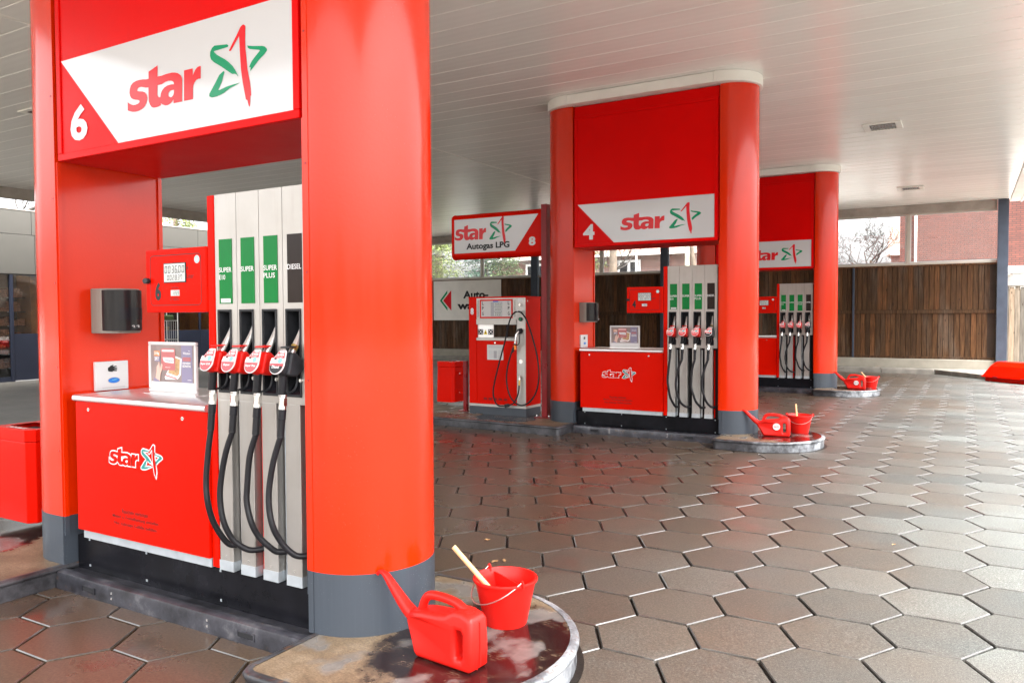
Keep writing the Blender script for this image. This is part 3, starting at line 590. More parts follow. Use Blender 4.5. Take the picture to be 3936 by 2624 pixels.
bare_tree(-16.0, 38, 7, .10, 4, 14, 'thin bare shrub tree before the brick house')
bare_tree(-4.7, 48, 4.6, .12, 5, 15, 'bare branching tree in the bright window left of the brick building', bl=1.25)
bare_tree(-8.6, 44, 5.2, .13, 5, 16, 'bare tree at the edge of the farthest red column', bl=1.3)
bare_tree(-33, 16, 10, .24, 5, 17, 'bare tree above the shop roof at the left edge')
conifer(-29, 21.5, 8.6, 1.8, 18, 'leaf_yellow', 'evergreen above the shop roof seen through pump 6', 5200)
bare_tree(-30, 24.5, 9, .18, 4, 19, 'thin bare tree above the shop roof seen through pump 6')
# ================================================================== PUMPS
PUMPS = ((6, 0.), (4, 7.), (2, 13.94))
# ---- islands
RI = [(-2.60, 2.22), (-2.56, 2.20)] + arc(-2.18, 2.91, .71, -90, 90, 28) + [(-2.62, 3.62), (-2.62, 2.26)]
LI = [(-8.1, 2.32)] + [(-4.76, 2.20)] + arc(-4.73, 2.27, .07, -80, 0, 6) + [(-4.66, 3.60), (-8.1, 3.60)]
LI = arc(-7.7, 2.96, .66, 90, 250, 14) + LI[1:-1]
def pump_island(label):
    t = Thing('pump_island', label, 'pump island', (-4.5, 3., 0), 'raised pump islands')
    for nm, P in (('right', RI), ('left', LI)):
        # kerb band: swept profile (offset outward, height)
        prof = [(0, 0), (0, .088), (.011, .094), (.014, .106), (.008, .118), (-.006, .123), (-.028, .122)]; rings = [offset(P, o) for o, z in prof]; n = len(P); mb = MB()
        mb.add([(x, y, z) for rg_, (o, z) in zip(rings, prof) for x, y in rg_], [(a * n + k, a * n + (k + 1) % n, (a + 1) * n + (k + 1) % n, (a + 1) * n + k) for a in range(len(prof) - 1) for k in range(n)])
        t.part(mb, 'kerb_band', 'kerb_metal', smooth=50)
        tp = t.part(MB().prism(offset(P, -.026), .0, .119), 'top_slab', 'island_top')
    t.part(MB().prism(offset(RI, .035), -.03, .002), 'footing', 'joint')
    # trough between the two ends
    tr = t.part(MB().px([(2.585, -.02), (2.585, .075), (2.592, .096), (2.61, .104), (2.64, .104), (2.655, .092), (2.68, .088), (3.4, .088), (3.4, -.02)], -4.645, -2.635), 'trough', 'trough_metal', smooth=30)
    for x in (-4.32, -3.02):
        s_ = t.part(MB().box(x - .062, x + .062, 2.579, 2.5845, .028, .034).box(x - .062, x + .062, 2.579, 2.5845, .06, .066).box(x - .062, x - .055, 2.579, 2.5845, .034, .06).box(x + .055, x + .062, 2.579, 2.5845, .034, .06), 'slot_frame', 'trough_metal', tr)
        t.part(MB().box(x - .055, x + .055, 2.5825, 2.5848, .034, .06), 'slot', 'cavity', tr)
    for x, z in ((-4.1, .065), (-4.1, .035), (-3.3, .07), (-3.3, .04)): t.part(MB().lathe([(.0, 0), (.007, .002), (.009, 0)], n=8).__class__().box(x - .006, x + .006, 2.580, 2.5848, z - .006, z + .006), 'bolt', 'chrome', tr)
    return t
isl = pump_island('raised kerb island with rounded end in the foreground under pump 6')
for k, (num, dy) in enumerate(PUMPS[1:]):
    c = copy_tree(isl.o, None, ('raised kerb island with rounded end under pump 4 and the gas pump', 'raised kerb island with rounded end under the farthest pump')[k]); c.location.y += dy
# ---- portals
D0, D1, DM = 2.645, 3.345, 2.995
def portal(num, label):
    t = Thing('pump_portal', label, 'pump portal', (-3.67, DM, .12), 'red pump portals')
    cr = [(-2.655, D0), (-2.615, D0)] + arc(-2.615, DM, .35, -90, 90, 28) + [(-2.655, D1)]
    cl = [(-4.66, D1)] + arc(-4.80, DM, .35, 90, 270, 28) + [(-4.66, D0)]
    for P in (cr, cl):
        c = t.part(MB().prism(P, .41, 4.425), 'column', 'red', smooth=30)
        t.part(MB().prism(offset(P, .0015), .119, .41), 'base_band', 'grey_band', c, smooth=30)
    for a, b_ in ((-2.654, -2.622), (-4.70, -4.661)): t.part(MB().box(a, b_, D0 - .0028, D0 + .001, .412, 4.42), 'cover_strip', 'red'); t.part(MB().box(a, b_, D0 - .0045, D0 + .001, .12, .409), 'cover_strip', 'grey_band')
    xs = ((-2.668, -2.655), (-4.66, -4.647))
    for a, b_ in xs:                          # folded edge flanges of the columns
        for y0 in (D0 + .004, D1 - .03): t.part(MB().box(a, b_, y0, y0 + .026, .41, 2.515), 'edge_flange', 'red'); t.part(MB().box(a, b_, y0, y0 + .026, .295, .4095), 'edge_flange', 'grey_band')
    for z in (.8, 1.3, 1.8, 2.3, 2.9, 3.5): t.part(MB().box(-2.642, -2.634, D0 - .0050, D0 - .002, z, z + .008).box(-4.69, -4.682, D0 - .0050, D0 - .002, z, z + .008), 'rivet', 'red_post')
    # sign box
    body = t.part(MB().box(-4.6455, -2.6705, D0 + .03, D1 - .03, 2.535, 4.418), 'sign_box', 'red_sign')
    for y0, y1 in ((D0 + .006, D0 + .03), (D1 - .03, D1 - .006)):
        f = MB(); a0, a1, z0, z1, w_ = -4.641, -2.682, 2.519, 4.285, .041
        f.box(a0, a1, y0, y1, z0, z0 + w_).box(a0, a1, y0, y1, z1 - w_, z1).box(a0, a0 + w_, y0, y1, z0 + w_, z1 - w_).box(a1 - w_, a1, y0, y1, z0 + w_, z1 - w_)
        t.part(f, 'sign_frame', 'red_sign', bevel=.004)
    t.part(MB().box(-4.641, -2.682, D0 + .031, D1 - .031, 2.519, 2.533), 'soffit', 'red_sign')
    for side in (0, 1):
        y0 = D0 + .014 if side == 0 else D1 - .014; s_ = -1 if side == 0 else 1
        pn = t.part(MB().box(-4.599, -2.724, min(y0, y0 - s_ * .012), max(y0, y0 - s_ * .012), 2.561, 4.243), 'sign_panel', 'red_sign')
        if side: mir = lambda u, v: (-7.323 - u, y0 + .0022, v)
        yy = y0 + s_ * .0018
        fn = (lambda u, v: (u, yy, v)) if side == 0 else (lambda u, v: (-7.323 - u, yy, v))
        fn2 = (lambda u, v: (u, yy - .0018, v)) if side == 0 else (lambda u, v: (-7.323 - u, yy + .0018, v))
        wp = MB().sheet([(-4.596, 3.094), (-4.062, 2.5615), (-2.7245, 2.5615), (-2.7245, 3.094)], fn); t.part(wp, 'white_field', 'white_panel', pn)
        [t.part(a, q, mt, pn) for a, q, mt in logo(fn2, -3.4, 2.8, 1.)]
        nm = MB(); put_text(nm, str(num), (-4.512, -4.345, 2.617, 2.822), fn2, .035); t.part(nm, 'number', 'white_panel', pn)
    # white cap under the ceiling
    capP = arc(-2.70, DM, .47, -90, 90, 24) + arc(-4.69, DM, .47, 90, 270, 24)
    t.part(MB().prism(arc(-2.70, DM, .47, -90, 90, 24), 4.428, CZ - .002), 'cap_end', 'white_paint', smooth=30, bevel=.004)
    t.part(MB().prism(arc(-4.69, DM, .47, 90, 270, 24), 4.428, CZ - .002), 'cap_end', 'white_paint', smooth=30, bevel=.004)
    t.part(MB().box(-4.687, -2.703, DM - .468, DM + .468, 4.43, CZ - .006), 'cap_middle', 'white_paint', bevel=.004)
    return t
portal(6, 'near red pump portal with the large sign numbered 6')
c = portal(4, 'middle red pump portal with white cap and sign numbered 4'); c.o.location.y += 7
c = portal(2, 'farthest red pump portal partly hidden behind pump 4'); c.o.location.y += 13.94
# ---- dispensers
CH = [-3.339, -3.1775, -3.016, -2.8545, -2.693]
GR = ('SUPER\nE10', 'SUPER', 'SUPER\nPLUS', 'DIESEL')
AMT = {6: ('0036,00', '0028,37', '126,9'), 4: ('0027,02', '0019,74', '136,5'), 2: ('0034,21', '0024,99', '136,9')}
def dispenser(num, label):
    t = Thing('fuel_dispenser', label, 'fuel pump', (-3.65, 2.99, .1), 'four hose fuel dispensers')
    F0, FB = 2.70, 3.29
    t.part(MB().box(-4.645, -2.665, 2.72, 3.27, .086, .289), 'plinth', 'black_plinth', bevel=.004)
    bo = MB()
    for x in (-4.52, -3.98, -3.36, -2.72): bo.box(x - .006, x + .006, 2.717, 2.7205, .268, .28).box(x - .006, x + .006, 2.717, 2.7205, .112, .124)
    t.part(bo, 'plinth_bolts', 'zinc')
    # cabinet with metal counter
    cb = t.part(MB().box(-4.569, -3.396, 2.68, 3.31, .341, 1.108), 'cabinet', 'red_smooth', bevel=.003)
    t.part(MB().box(-4.545, -3.405, 2.70, 3.29, .289, .341), 'rail', 'zinc')
    pr = [(2.672, 1.108), (2.664, 1.114), (2.661, 1.125), (2.665, 1.138), (2.675, 1.145), (3.315, 1.145), (3.325, 1.138), (3.329, 1.125), (3.326, 1.114), (3.318, 1.108)]
    t.part(MB().px(pr, -4.574, -3.394), 'counter_top', 'counter_metal', smooth=35)
    for x in (-4.43, -3.585):
        k = t.part(MB().ext([(x + .011 * math.cos(q * .628), 1.063 + .011 * math.sin(q * .628)) for q in range(10)], lambda u, v, s: (u, s, v), 2.672, 2.6805), 'lock', 'chrome', cb)
        t.part(MB().box(x - .004, x + .004, 2.6705, 2.6722, 1.06, 1.066), 'keyhole', 'black_ink', k)
    lx, lz, k_ = -3.992, .805, .44
    sc_ = lambda L: [(lx + x * k_ * .001, lz + y * k_ * .001) for x, y in L]
    fo, fi, fg = MB(), MB(), MB()
    for L in (STA, RR, ONE, GA, GB, GC):
        m = MB(); L = L if area(L) > 0 else L[::-1]; put_loops(m, [offset(sc_(L), .0065)], FY(2.6788)); t.part(m, 'logo_outline', 'white_ink', cb)
    for a, q, mt in logo(FY(2.6774), lx, lz, k_): t.part(a, q, 'red_smooth' if mt == 'red_ink' else 'teal_ink', cb)
    for L in (H1, H2): m = MB(); put_loops(m, [sc_(L)], FY(2.6772)); t.part(m, 'letter_counter', 'white_ink', cb)
    nt_ = MB()
    for s, x0, x1, z in (('Rauchen verboten', -4.135, -3.90, .490), ('Motor u. Fremdheizung abstellen', -4.225, -3.81, .452), ('Nur zulässige Gefäße befüllen', -4.21, -3.825, .414)): put_text(nt_, s, (x0, x1, z, z + .026), FY(2.6785), .012)
    t.part(nt_, 'notice', 'dark_ink', cb)
    # tower
    t.part(MB().box(-3.3915, -3.342, F0 - .004, FB + .004, .297, 2.222), 'side_panel', 'red_smooth', bevel=.004)
    t.part(MB().box(-3.341, -2.692, 2.82, 3.17, .29, 2.20), 'core', 'cavity')
    t.part(MB().box(-3.3415, -2.6915, F0 + .012, FB - .012, 2.2, 2.223), 'top_cover', 'stainless')
    for i in range(4):
        a, b_ = CH[i] + .0015, CH[i + 1] - .0015; h0, h1 = CH[i] + .023, CH[i] + .112; pw = CH[i] + .102
        for s_, y0, y1 in ((0, F0, F0 + .012), (1, FB - .012, FB)):
            m = MB()
            if s_ == 0: m.box(a, h0, y0, y1, 1.219, 1.629).box(h1, b_, y0, y1, 1.219, 1.629).box(a, b_, y0, y1, 1.629, 2.222).box(a, b_, y0, y1, 1.177, 1.219)
            else: m.box(a, b_, y0, y1, 1.177, 2.222)
            t.part(m, 'front_panel', 'stainless')
            pl = t.part(MB().box(a, pw, y0 if s_ == 0 else y1 - .06, y0 + .06 if s_ == 0 else y1, .335, 1.177), 'pilaster', 'stainless', bevel=.003)
            if s_ == 0:
                t.part(MB().box(a - .002, pw + .002, y0 - .0025, y0 + .062, .291, .343), 'shoe', 'zinc', pl)
                t.part(MB().box(a + .047, a + .055, y0 - .004, y0 + .001, .362, .370), 'screw', 'chrome', pl)
        # nozzle holster: recessed tray with a raised rim and a lower boot
        hw = t.part(MB().box(h0, h1, F0 + .095, F0 + .10, 1.215, 1.633).box(h0 - .001, h0 + .003, F0 + .002, F0 + .095, 1.219, 1.629).box(h1 - .003, h1 + .001, F0 + .002, F0 + .095, 1.219, 1.629).box(h0 + .003, h1 - .003, F0 + .002, F0 + .095, 1.625, 1.629).box(h0 + .003, h1 - .003, F0 + .002, F0 + .095, 1.219, 1.225), 'holster', 'black_plastic')
        t.part(MB().box(h0 - .006, h1 + .006, F0 - .006, F0 - .0005, 1.6275, 1.6375).box(h0 - .006, h1 + .006, F0 - .006, F0 - .0005, 1.213, 1.225).box(h0 - .006, h0 + .003, F0 - .006, F0 - .0005, 1.225, 1.6275).box(h1 - .003, h1 + .006, F0 - .006, F0 - .0005, 1.225, 1.6275), 'rim', 'black_plastic', hw, bevel=.002)
        t.part(MB().px([(F0 - .004, 1.226), (F0 + .09, 1.226), (F0 + .09, 1.30), (F0 + .05, 1.285)], h0 + .004, h1 - .004), 'boot', 'black_gloss', hw)
        t.part(MB().ext([(h1 + .004 + .009 * math.cos(q * .628), 1.295 + .009 * math.sin(q * .628)) for q in range(10)], lambda u, v, s: (u, s, v), F0 - .010, F0), 'lock', 'chrome', hw)
        # slot furniture behind the hoses
        t.part(MB().box(pw + .008, pw + .022, F0 + .045, F0 + .052, .30, 1.15), 'slot_strip', ('zinc', 'cavity', 'white', 'red_smooth')[(i + num) % 4])
        # grade tile
        tl = t.part(MB().box(CH[i] + .033, CH[i] + .128, F0 - .003, F0, 1.667, 1.994), 'grade_tile', 'brown_tile' if i == 3 else 'green_tile')
        tx = MB(); ls = GR[i].split('\n')
        for q, s in enumerate(ls): put_text(tx, s, (CH[i] + (.034 if s != 'DIESEL' else .034), CH[i] + (.127 if len(s) > 4 else (.112 if s == 'PLUS' else .080)), 1.826 - q * .037, 1.851 - q * .037), FY(F0 - .0042), .012)
        t.part(tx, 'lettering', 'white_ink', tl)
        if i == 0:
            st = t.part(MB().box(CH[0] + .046, CH[0] + .118, F0 - .0045, F0 - .0032, 1.672, 1.693), 'sticker', 'white', tl)
            tx = MB()
            for q in range(3): tx.sheet([(CH[0] + .052, 1.676 + q * .005), (CH[0] + .112, 1.676 + q * .005), (CH[0] + .112, 1.6775 + q * .005), (CH[0] + .052, 1.6775 + q * .005)], FY(F0 - .0055))
            t.part(tx, 'small_print', 'grey_ink', tl)
    # display head
    dh = t.part(MB().box(-3.897, -3.397, 2.693, 2.90, 1.6245, 1.965), 'display_head', 'red_smooth', bevel=.008)
    Y = 2.693
    fr = rrect(-3.857, -3.437, 1.662, 1.933, .025); mb = MB(); inn = offset(fr, -.004); put_loops(mb, [fr, inn], FY(Y - .0015)); t.part(mb, 'border_line', 'black_ink', dh)
    t.part(MB().box(-3.738, -3.557, Y - .004, Y + .001, 1.783, 1.889), 'screen_frame', 'black_ink', dh)
    s1 = t.part(MB().box(-3.733, -3.562, Y - .0055, Y - .0042, 1.788, 1.884), 'screen', 'lcd', dh); s2 = t.part(MB().box(-3.683, -3.614, Y - .003, Y - .0005, 1.713, 1.744), 'screen', 'lcd', dh)
    dg = MB(); A = AMT[num]; put_digits(dg, A[0], (-3.730, -3.562, 1.834, 1.873), FY(Y - .0066)); put_digits(dg, A[1], (-3.710, -3.580, 1.797, 1.824), FY(Y - .0066)); put_digits(dg, A[2], (-3.672, -3.614, 1.718, 1.739), FY(Y - .0042))
    t.part(dg, 'digits', 'black_ink', dh)
    tx = MB(); put_text(tx, '€', (-3.552, -3.534, 1.848, 1.868), FY(Y - .0015)); put_text(tx, 'Liter', (-3.552, -3.495, 1.803, 1.829), FY(Y - .0015)); put_text(tx, 'Cent/Liter', (-3.684, -3.618, 1.751, 1.764), FY(Y - .0015)); put_text(tx, 'GILBARCO', (-3.668, -3.622, 1.698, 1.705), FY(Y - .0015), .02); put_text(tx, 'VEEDER-ROOT', (-3.668, -3.612, 1.688, 1.695), FY(Y - .0015), .02)
    put_loops(tx, [arc(-3.684, 1.697, .009, 0, 340, 12), arc(-3.684, 1.697, .0065, 0, 340, 12)], FY(Y - .0015))
    t.part(tx, 'lettering', 'black_ink', dh)
    nm = MB(); put_text(nm, str(num), (-3.817, -3.767, 1.690, 1.789), FY(Y - .0015), .05); t.part(nm, 'number', 'black_ink', dh)
    sk = t.part(MB().sheet(arc(-3.469, 1.901, .021, 0, 345, 20), FY(Y - .0018)), 'seal_sticker', 'white', dh)
    mb = MB(); put_loops(mb, [arc(-3.469, 1.901, .016, 0, 345, 20), arc(-3.469, 1.901, .0125, 0, 345, 20)], FY(Y - .003)); t.part(mb, 'seal_ring', 'cyan_ink', dh)
    t.part(MB().ext([(-3.877 + x, 1.798 + z) for x, z in ((-.024, 0), (-.012, -.015), (.012, -.015), (.026, 0), (.012, .015), (-.012, .015))], lambda u, v, s: (u, s, v), Y - .022, Y), 'knob', 'black_plastic', dh, bevel=.004)
    return t
dispenser(6, 'near stainless fuel dispenser number 6 with counter cabinet and display')
c = dispenser(4, 'middle stainless fuel dispenser number 4 with counter cabinet and display'); c.o.location.y += 7
c = dispenser(2, 'farthest stainless fuel dispenser partly hidden behind pump 4'); c.o.location.y += 13.94
# ---- nozzles with their hoses
HOSE = [[(-3.275, 1.033), (-3.293, 0.914), (-3.311, 0.775), (-3.303, 0.672), (-3.266, 0.579), (-3.195, 0.503), (-3.125, 0.474)],
        [(-3.117, 1.033), (-3.162, 0.926), (-3.2, 0.786), (-3.208, 0.683), (-3.185, 0.583), (-3.128, 0.509), (-3.055, 0.476), (-2.98, 0.470)],
        [(-2.951, 1.033), (-2.990, 0.927), (-3.012, 0.772), (-3.015, 0.692), (-2.985, 0.602), (-2.935, 0.543), (-2.865, 0.504), (-2.80, 0.488)],
        [(-2.784, 1.036), (-2.829, 0.915), (-2.86, 0.782), (-2.862, 0.69), (-2.841, 0.608), (-2.797, 0.549), (-2.735, 0.504), (-2.665, 0.488)]]
GN = ('Super E10', 'Super', 'Super Plus', 'Diesel'); TL = R(21)
def nozzle(i, label, group, jit=0):
    rj = random.Random(100 * jit + i); jx, jz = (0, 0) if not jit else (rj.uniform(-.016, .012), rj.uniform(-.035, .02))
    x0 = (-3.266, -3.108, -2.944, -2.774)[i]; cz, cy = 1.383, 2.588; die = i == 3; bm = 'black_plastic' if die else 'red_plastic'
    t = Thing('fuel_nozzle', label, 'fuel nozzle', (x0, 2.62, 1.3), group)
    def fr(n): return lambda u, v, s=0.: (x0 + u, cy + v * math.sin(TL) + (n + s) * math.cos(TL), cz + v * math.cos(TL) - (n + s) * math.sin(TL))
    tear = arc(0, -.010, .046, 150, 375, 20) + [(.043, .02), (.039, .05), (.034, .062), (.002, .062), (-.006, .058)]
    f0 = fr(0.)
    bd = t.part(MB().ext(offset(tear, -.004), lambda u, v, s: f0(u, v, s), -.004, .045), 'body', bm, bevel=.006)
    t.part(MB().px([(2.60, 1.33), (2.655, 1.315), (2.70, 1.345), (2.695, 1.395), (2.655, 1.43), (2.625, 1.43)], x0 - .006, x0 + .052), 'knuckle_guard', bm, bd, bevel=.008)
    pl = t.part(MB().sheet(tear, lambda u, v: fr(-.006)(u, v)).ext(tear, lambda u, v, s: f0(u, v, s), -.0055, -.001), 'label_plate', 'white_ink', bd)
    inner = offset(tear, -.0035); m = MB(); m.sheet(inner, lambda u, v: fr(-.0078)(u, v)); t.part(m, 'label_print', 'label_red', bd)
    m = MB(); m.sheet([(-.042, .022), (-.0455, -.004), (.041, -.004), (.0405, .022)], lambda u, v: fr(-.0092)(u, v)); t.part(m, 'label_stripe', 'label_pale', bd)
    if die: m = MB(); m.sheet([(p if p[1] < -.012 else (p[0], -.012)) for p in offset(arc(0, -.010, .046, 182, 358, 16), -.0035)], lambda u, v: fr(-.0088)(u, v)); t.part(m, 'diesel_field', 'black_ink', bd)
    tx = MB(); q = lambda u, v: fr(-.0105)(u, v); put_text(tx, GN[i], ((-.034, .034, -.028, -.014) if len(GN[i]) > 6 else (-.024, .022, -.028, -.014)), q, .03)
    put_text(tx, 'WASH', (.002, .034, .046, .056), q, .05); put_text(tx, '& WIN!', (-.008, .034, .033, .043), q, .05); tx.sheet([(-.018, .0285), (.03, .0285), (.03, .030), (-.018, .030)], q); t.part(tx, 'lettering', 'white_ink', bd)
    m = MB(); m.sheet(arc(.018, .010, .014, 0, 345, 14), q); t.part(m, 'blue_dot', 'cyan_ink', bd); m = MB(); m.sheet([(-.022, .014), (-.006, .014), (-.006, .022), (-.022, .022)], q); t.part(m, 'dark_mark', 'black_ink', bd)
    # flip lid on top, spout, trigger, grip
    t.part(MB().px([(2.612, 1.452), (2.66, 1.456), (2.662, 1.462), (2.612, 1.459)], x0 - .012, x0 + .046), 'lid', bm, bevel=.002)
    sp = smooth_path([(x0 + .016, 2.655, 1.425), (x0 + .015, 2.69, 1.475), (x0 + .013, 2.722, 1.525), (x0 + .012, 2.745, 1.575)], 3)
    t.part(MB().tube(sp, [.0165, .0165, .016, .0155, .015, .0145, .014, .0135, .013, .0125][:len(sp)], 12), 'spout', 'aluminium', smooth=50)
    if die: t.part(MB().tube([(x0 + .016, 2.665, 1.44), (x0 + .0155, 2.681, 1.462)], .0185, 10), 'collar_ring', 'brass', smooth=50)
    gp = [(x0 + .004, 2.618, 1.345 - k * .0093) for k in range(13)]; t.part(MB().tube([(x0 + .004, 2.62, 1.352)] + [(x0 + .002 - k * .0007, 2.62, 1.345 - k * .0047) for k in range(25)], [.018] + [.0205 if k % 2 else .0185 for k in range(25)], 12), 'grip', 'black_rubber', smooth=70)
    t.part(MB().tube(smooth_path([(x0 + .01, 2.69, 1.345), (x0 + .008, 2.70, 1.30), (x0 + .002, 2.685, 1.25), (x0 - .004, 2.64, 1.238)], 3), .006, 6), 'trigger_guard', 'black_plastic')
    xs = x0 - .006
    t.part(MB().tube([(xs, 2.62, 1.233), (xs, 2.62, 1.226), (xs, 2.619, 1.2255), (xs, 2.619, 1.216)], [.0205, .0205, .019, .019], 14).tube([(xs, 2.619, 1.216), (xs, 2.617, 1.180)], .0205, 6).tube([(xs, 2.617, 1.180), (xs, 2.615, 1.163)], .019, 14), 'swivel', 'chrome', smooth=25)
    t.part(MB().tube([(xs, 2.615, 1.163), (xs - .001, 2.611, 1.116)], [.0195, .0188], 12), 'collar', 'black_gloss', smooth=40)
    h = HOSE[i]; xe, ze = h[0]; rp = [(xs - .001 + (xe - xs) * k / 18, 2.611 - .006 * k / 18, 1.116 - .083 * k / 18) for k in range(19)]
    t.part(MB().tube(rp, [.0186 if k % 2 == 0 else .0165 for k in range(19)], 12), 'bend_sleeve', 'black_rubber', smooth=60)
    n = len(h); pts = []
    for k, (a, b_) in enumerate(h):
        q_ = k / (n - 1); y = 2.605 - .03 * math.sin(q_ * math.pi * .8) + max(0, q_ - .55) * .19
        s_ = y / 2.60; bl_ = math.sin(q_ * math.pi); pts.append((a * s_ + jx * bl_ if k else a, y, CAM_Z + (b_ - CAM_Z) * s_ + jz * (bl_ if q_ < .5 else 1) * min(1, k) if k else b_))
    l = pts[-1]; pts += [(l[0] + .05, l[1] + .06, l[2] + .015), (l[0] + .06, l[1] + .10, l[2] + .10)]
    t.part(MB().tube(smooth_path(pts, 6), .0148, 12), 'hose', 'black_rubber', smooth=60)
    return t
WH = {6: 'at the near pump 6', 4: 'at pump 4', 2: 'at the farthest pump'}
LB = ('red nozzle marked Super E10, leftmost hose ', 'red nozzle marked Super, second hose from the left ', 'red nozzle marked Super Plus, third hose from the left ', 'black nozzle marked Diesel, rightmost hose ')
for i in range(4):
    a = nozzle(i, LB[i] + WH[6], 'fuel nozzles hanging in their holsters')
    for num, dy in PUMPS[1:]:
        c = nozzle(i, LB[i] + WH[num], 'fuel nozzles hanging in their holsters', num); c.o.location.y += dy
# ================================================================== THINGS ON AND AROUND THE PUMPS
def towel(label):
    t = Thing('towel_dispenser', label, 'towel dispenser', (-4.659, 2.97, 1.5), 'paper towel dispensers on the columns')
    t.part(MB().prism([(-4.659, 2.84), (-4.60, 2.84)] + [(-4.60 + .138 * math.sin(R(q)), 2.972 - .132 * math.cos(R(q))) for q in range(15, 180, 15)] + [(-4.60, 3.104), (-4.659, 3.104)], 1.502, 1.777), 'housing', 'tan_plastic', bevel=.006)
    cv = [(-4.588 + .157 * math.sin(R(q)), 2.972 - .127 * math.cos(R(q))) for q in range(0, 181, 10)]
    cp = t.part(MB().prism(cv, 1.518, 1.768), 'cover', 'smoked', smooth=40, bevel=.003)
    def wrap(v0, v1, y0, y1, mat, nm, off=.0018):
        m = MB(); P = [p for p in smooth_path([(x, y, 0) for x, y in cv[2:17]], 5) if y0 <= p.y <= y1]; vs = []
        for p in P:
            nrm = Vector(((p.x + 4.588) / .157 ** 2, (p.y - 2.972) / .127 ** 2, 0)).normalized() * off; vs += [(p.x + nrm.x, p.y + nrm.y, v0), (p.x + nrm.x, p.y + nrm.y, v1)]
        m.add(vs, [(2 * k, 2 * k + 2, 2 * k + 3, 2 * k + 1) for k in range(len(P) - 1)]); t.part(m, nm, mat, cp)
    wrap(1.585, 1.66, 2.90, 3.07, 'black_gloss', 'view_window'); wrap(1.530, 1.556, 2.955, 3.02, 'black_ink', 'pictogram_label')
    m = MB(); X = -4.4285
    for y in (2.96, 2.99):
        put_loops(m, [[(y + a, 1.537 + b) for a, b in ((0, .010), (.003, .007), (.008, .014), (.0065, .016), (.003, .0105), (.001, .0125))]], FX(X))
        for k in range(3): m.sheet([(y + .011 + k * .003, 1.538), (y + .013 + k * .003, 1.538), (y + .013 + k * .003, 1.554 - k * .003), (y + .011 + k * .003, 1.554 - k * .003)], FX(X))
    t.part(m, 'pictograms', 'white_ink', cp)
    return t.o
a = towel('large tan and smoked black towel dispenser on the near column')
c = copy_tree(a, None, 'tan and smoked black towel dispenser farther back, before the brown fence'); c.location.y += 7
def glove_box(label):
    t = Thing('glove_box', label, 'glove dispenser', (-4.659, 2.957, 1.146), 'white glove dispensers')
    t.part(MB().box(-4.659, -4.636, 2.850, 3.066, 1.146, 1.325), 'case', 'white', bevel=.002)
    hand = [(.0, 0), (.022, -.003), (.026, .002), (.05, .0), (.052, .005), (.028, .008), (.053, .009), (.054, .014), (.029, .015), (.054, .019), (.054, .024), (.029, .023), (.05, .029), (.049, .034), (.024, .031), (.030, .038), (.026, .041), (.010, .036), (.0, .028), (-.008, .024), (-.008, .004)]
    m = MB(); put_loops(m, [[(2.937 + u, 1.262 + v) for u, v in hand]], FX(-4.6345)); t.part(m, 'hand_symbol', 'black_ink')
    m = MB(); m.sheet([(2.967 + .041 * math.cos(q * .2618), 1.206 + .019 * math.sin(q * .2618)) for q in range(24)], FX(-4.6345)); t.part(m, 'opening', 'grey_ink')
    m = MB(); m.sheet([(2.967 + .037 * math.cos(q * .2618), 1.206 + .0165 * math.sin(q * .2618)) for q in range(24)], FX(-4.633)); g_ = t.part(m, 'glove', 'blue')
    m = MB()
    for k in range(3): put_loops(m, [[(2.94 + .012 * k, 1.20 + .004 * k), (2.955 + .012 * k, 1.207 + .003 * k), (2.985 + .004 * k, 1.205 + .004 * k), (2.957 + .012 * k, 1.2095 + .003 * k)]], FX(-4.6318))
    t.part(m, 'fold', 'cyan_ink', g_)
    m = MB()
    for k in range(2): m.sheet([(2.89, 1.163 - k * .005), (3.04, 1.163 - k * .005), (3.04, 1.1645 - k * .005), (2.89, 1.1645 - k * .005)], FX(-4.6345))
    t.part(m, 'small_print', 'grey_ink'); return t.o
a = glove_box('white glove box with hand symbol and visible blue gloves in the foreground')
c = copy_tree(a, None, 'white glove box with hand symbol at the middle pump, before the brown fence'); c.location.y += 7
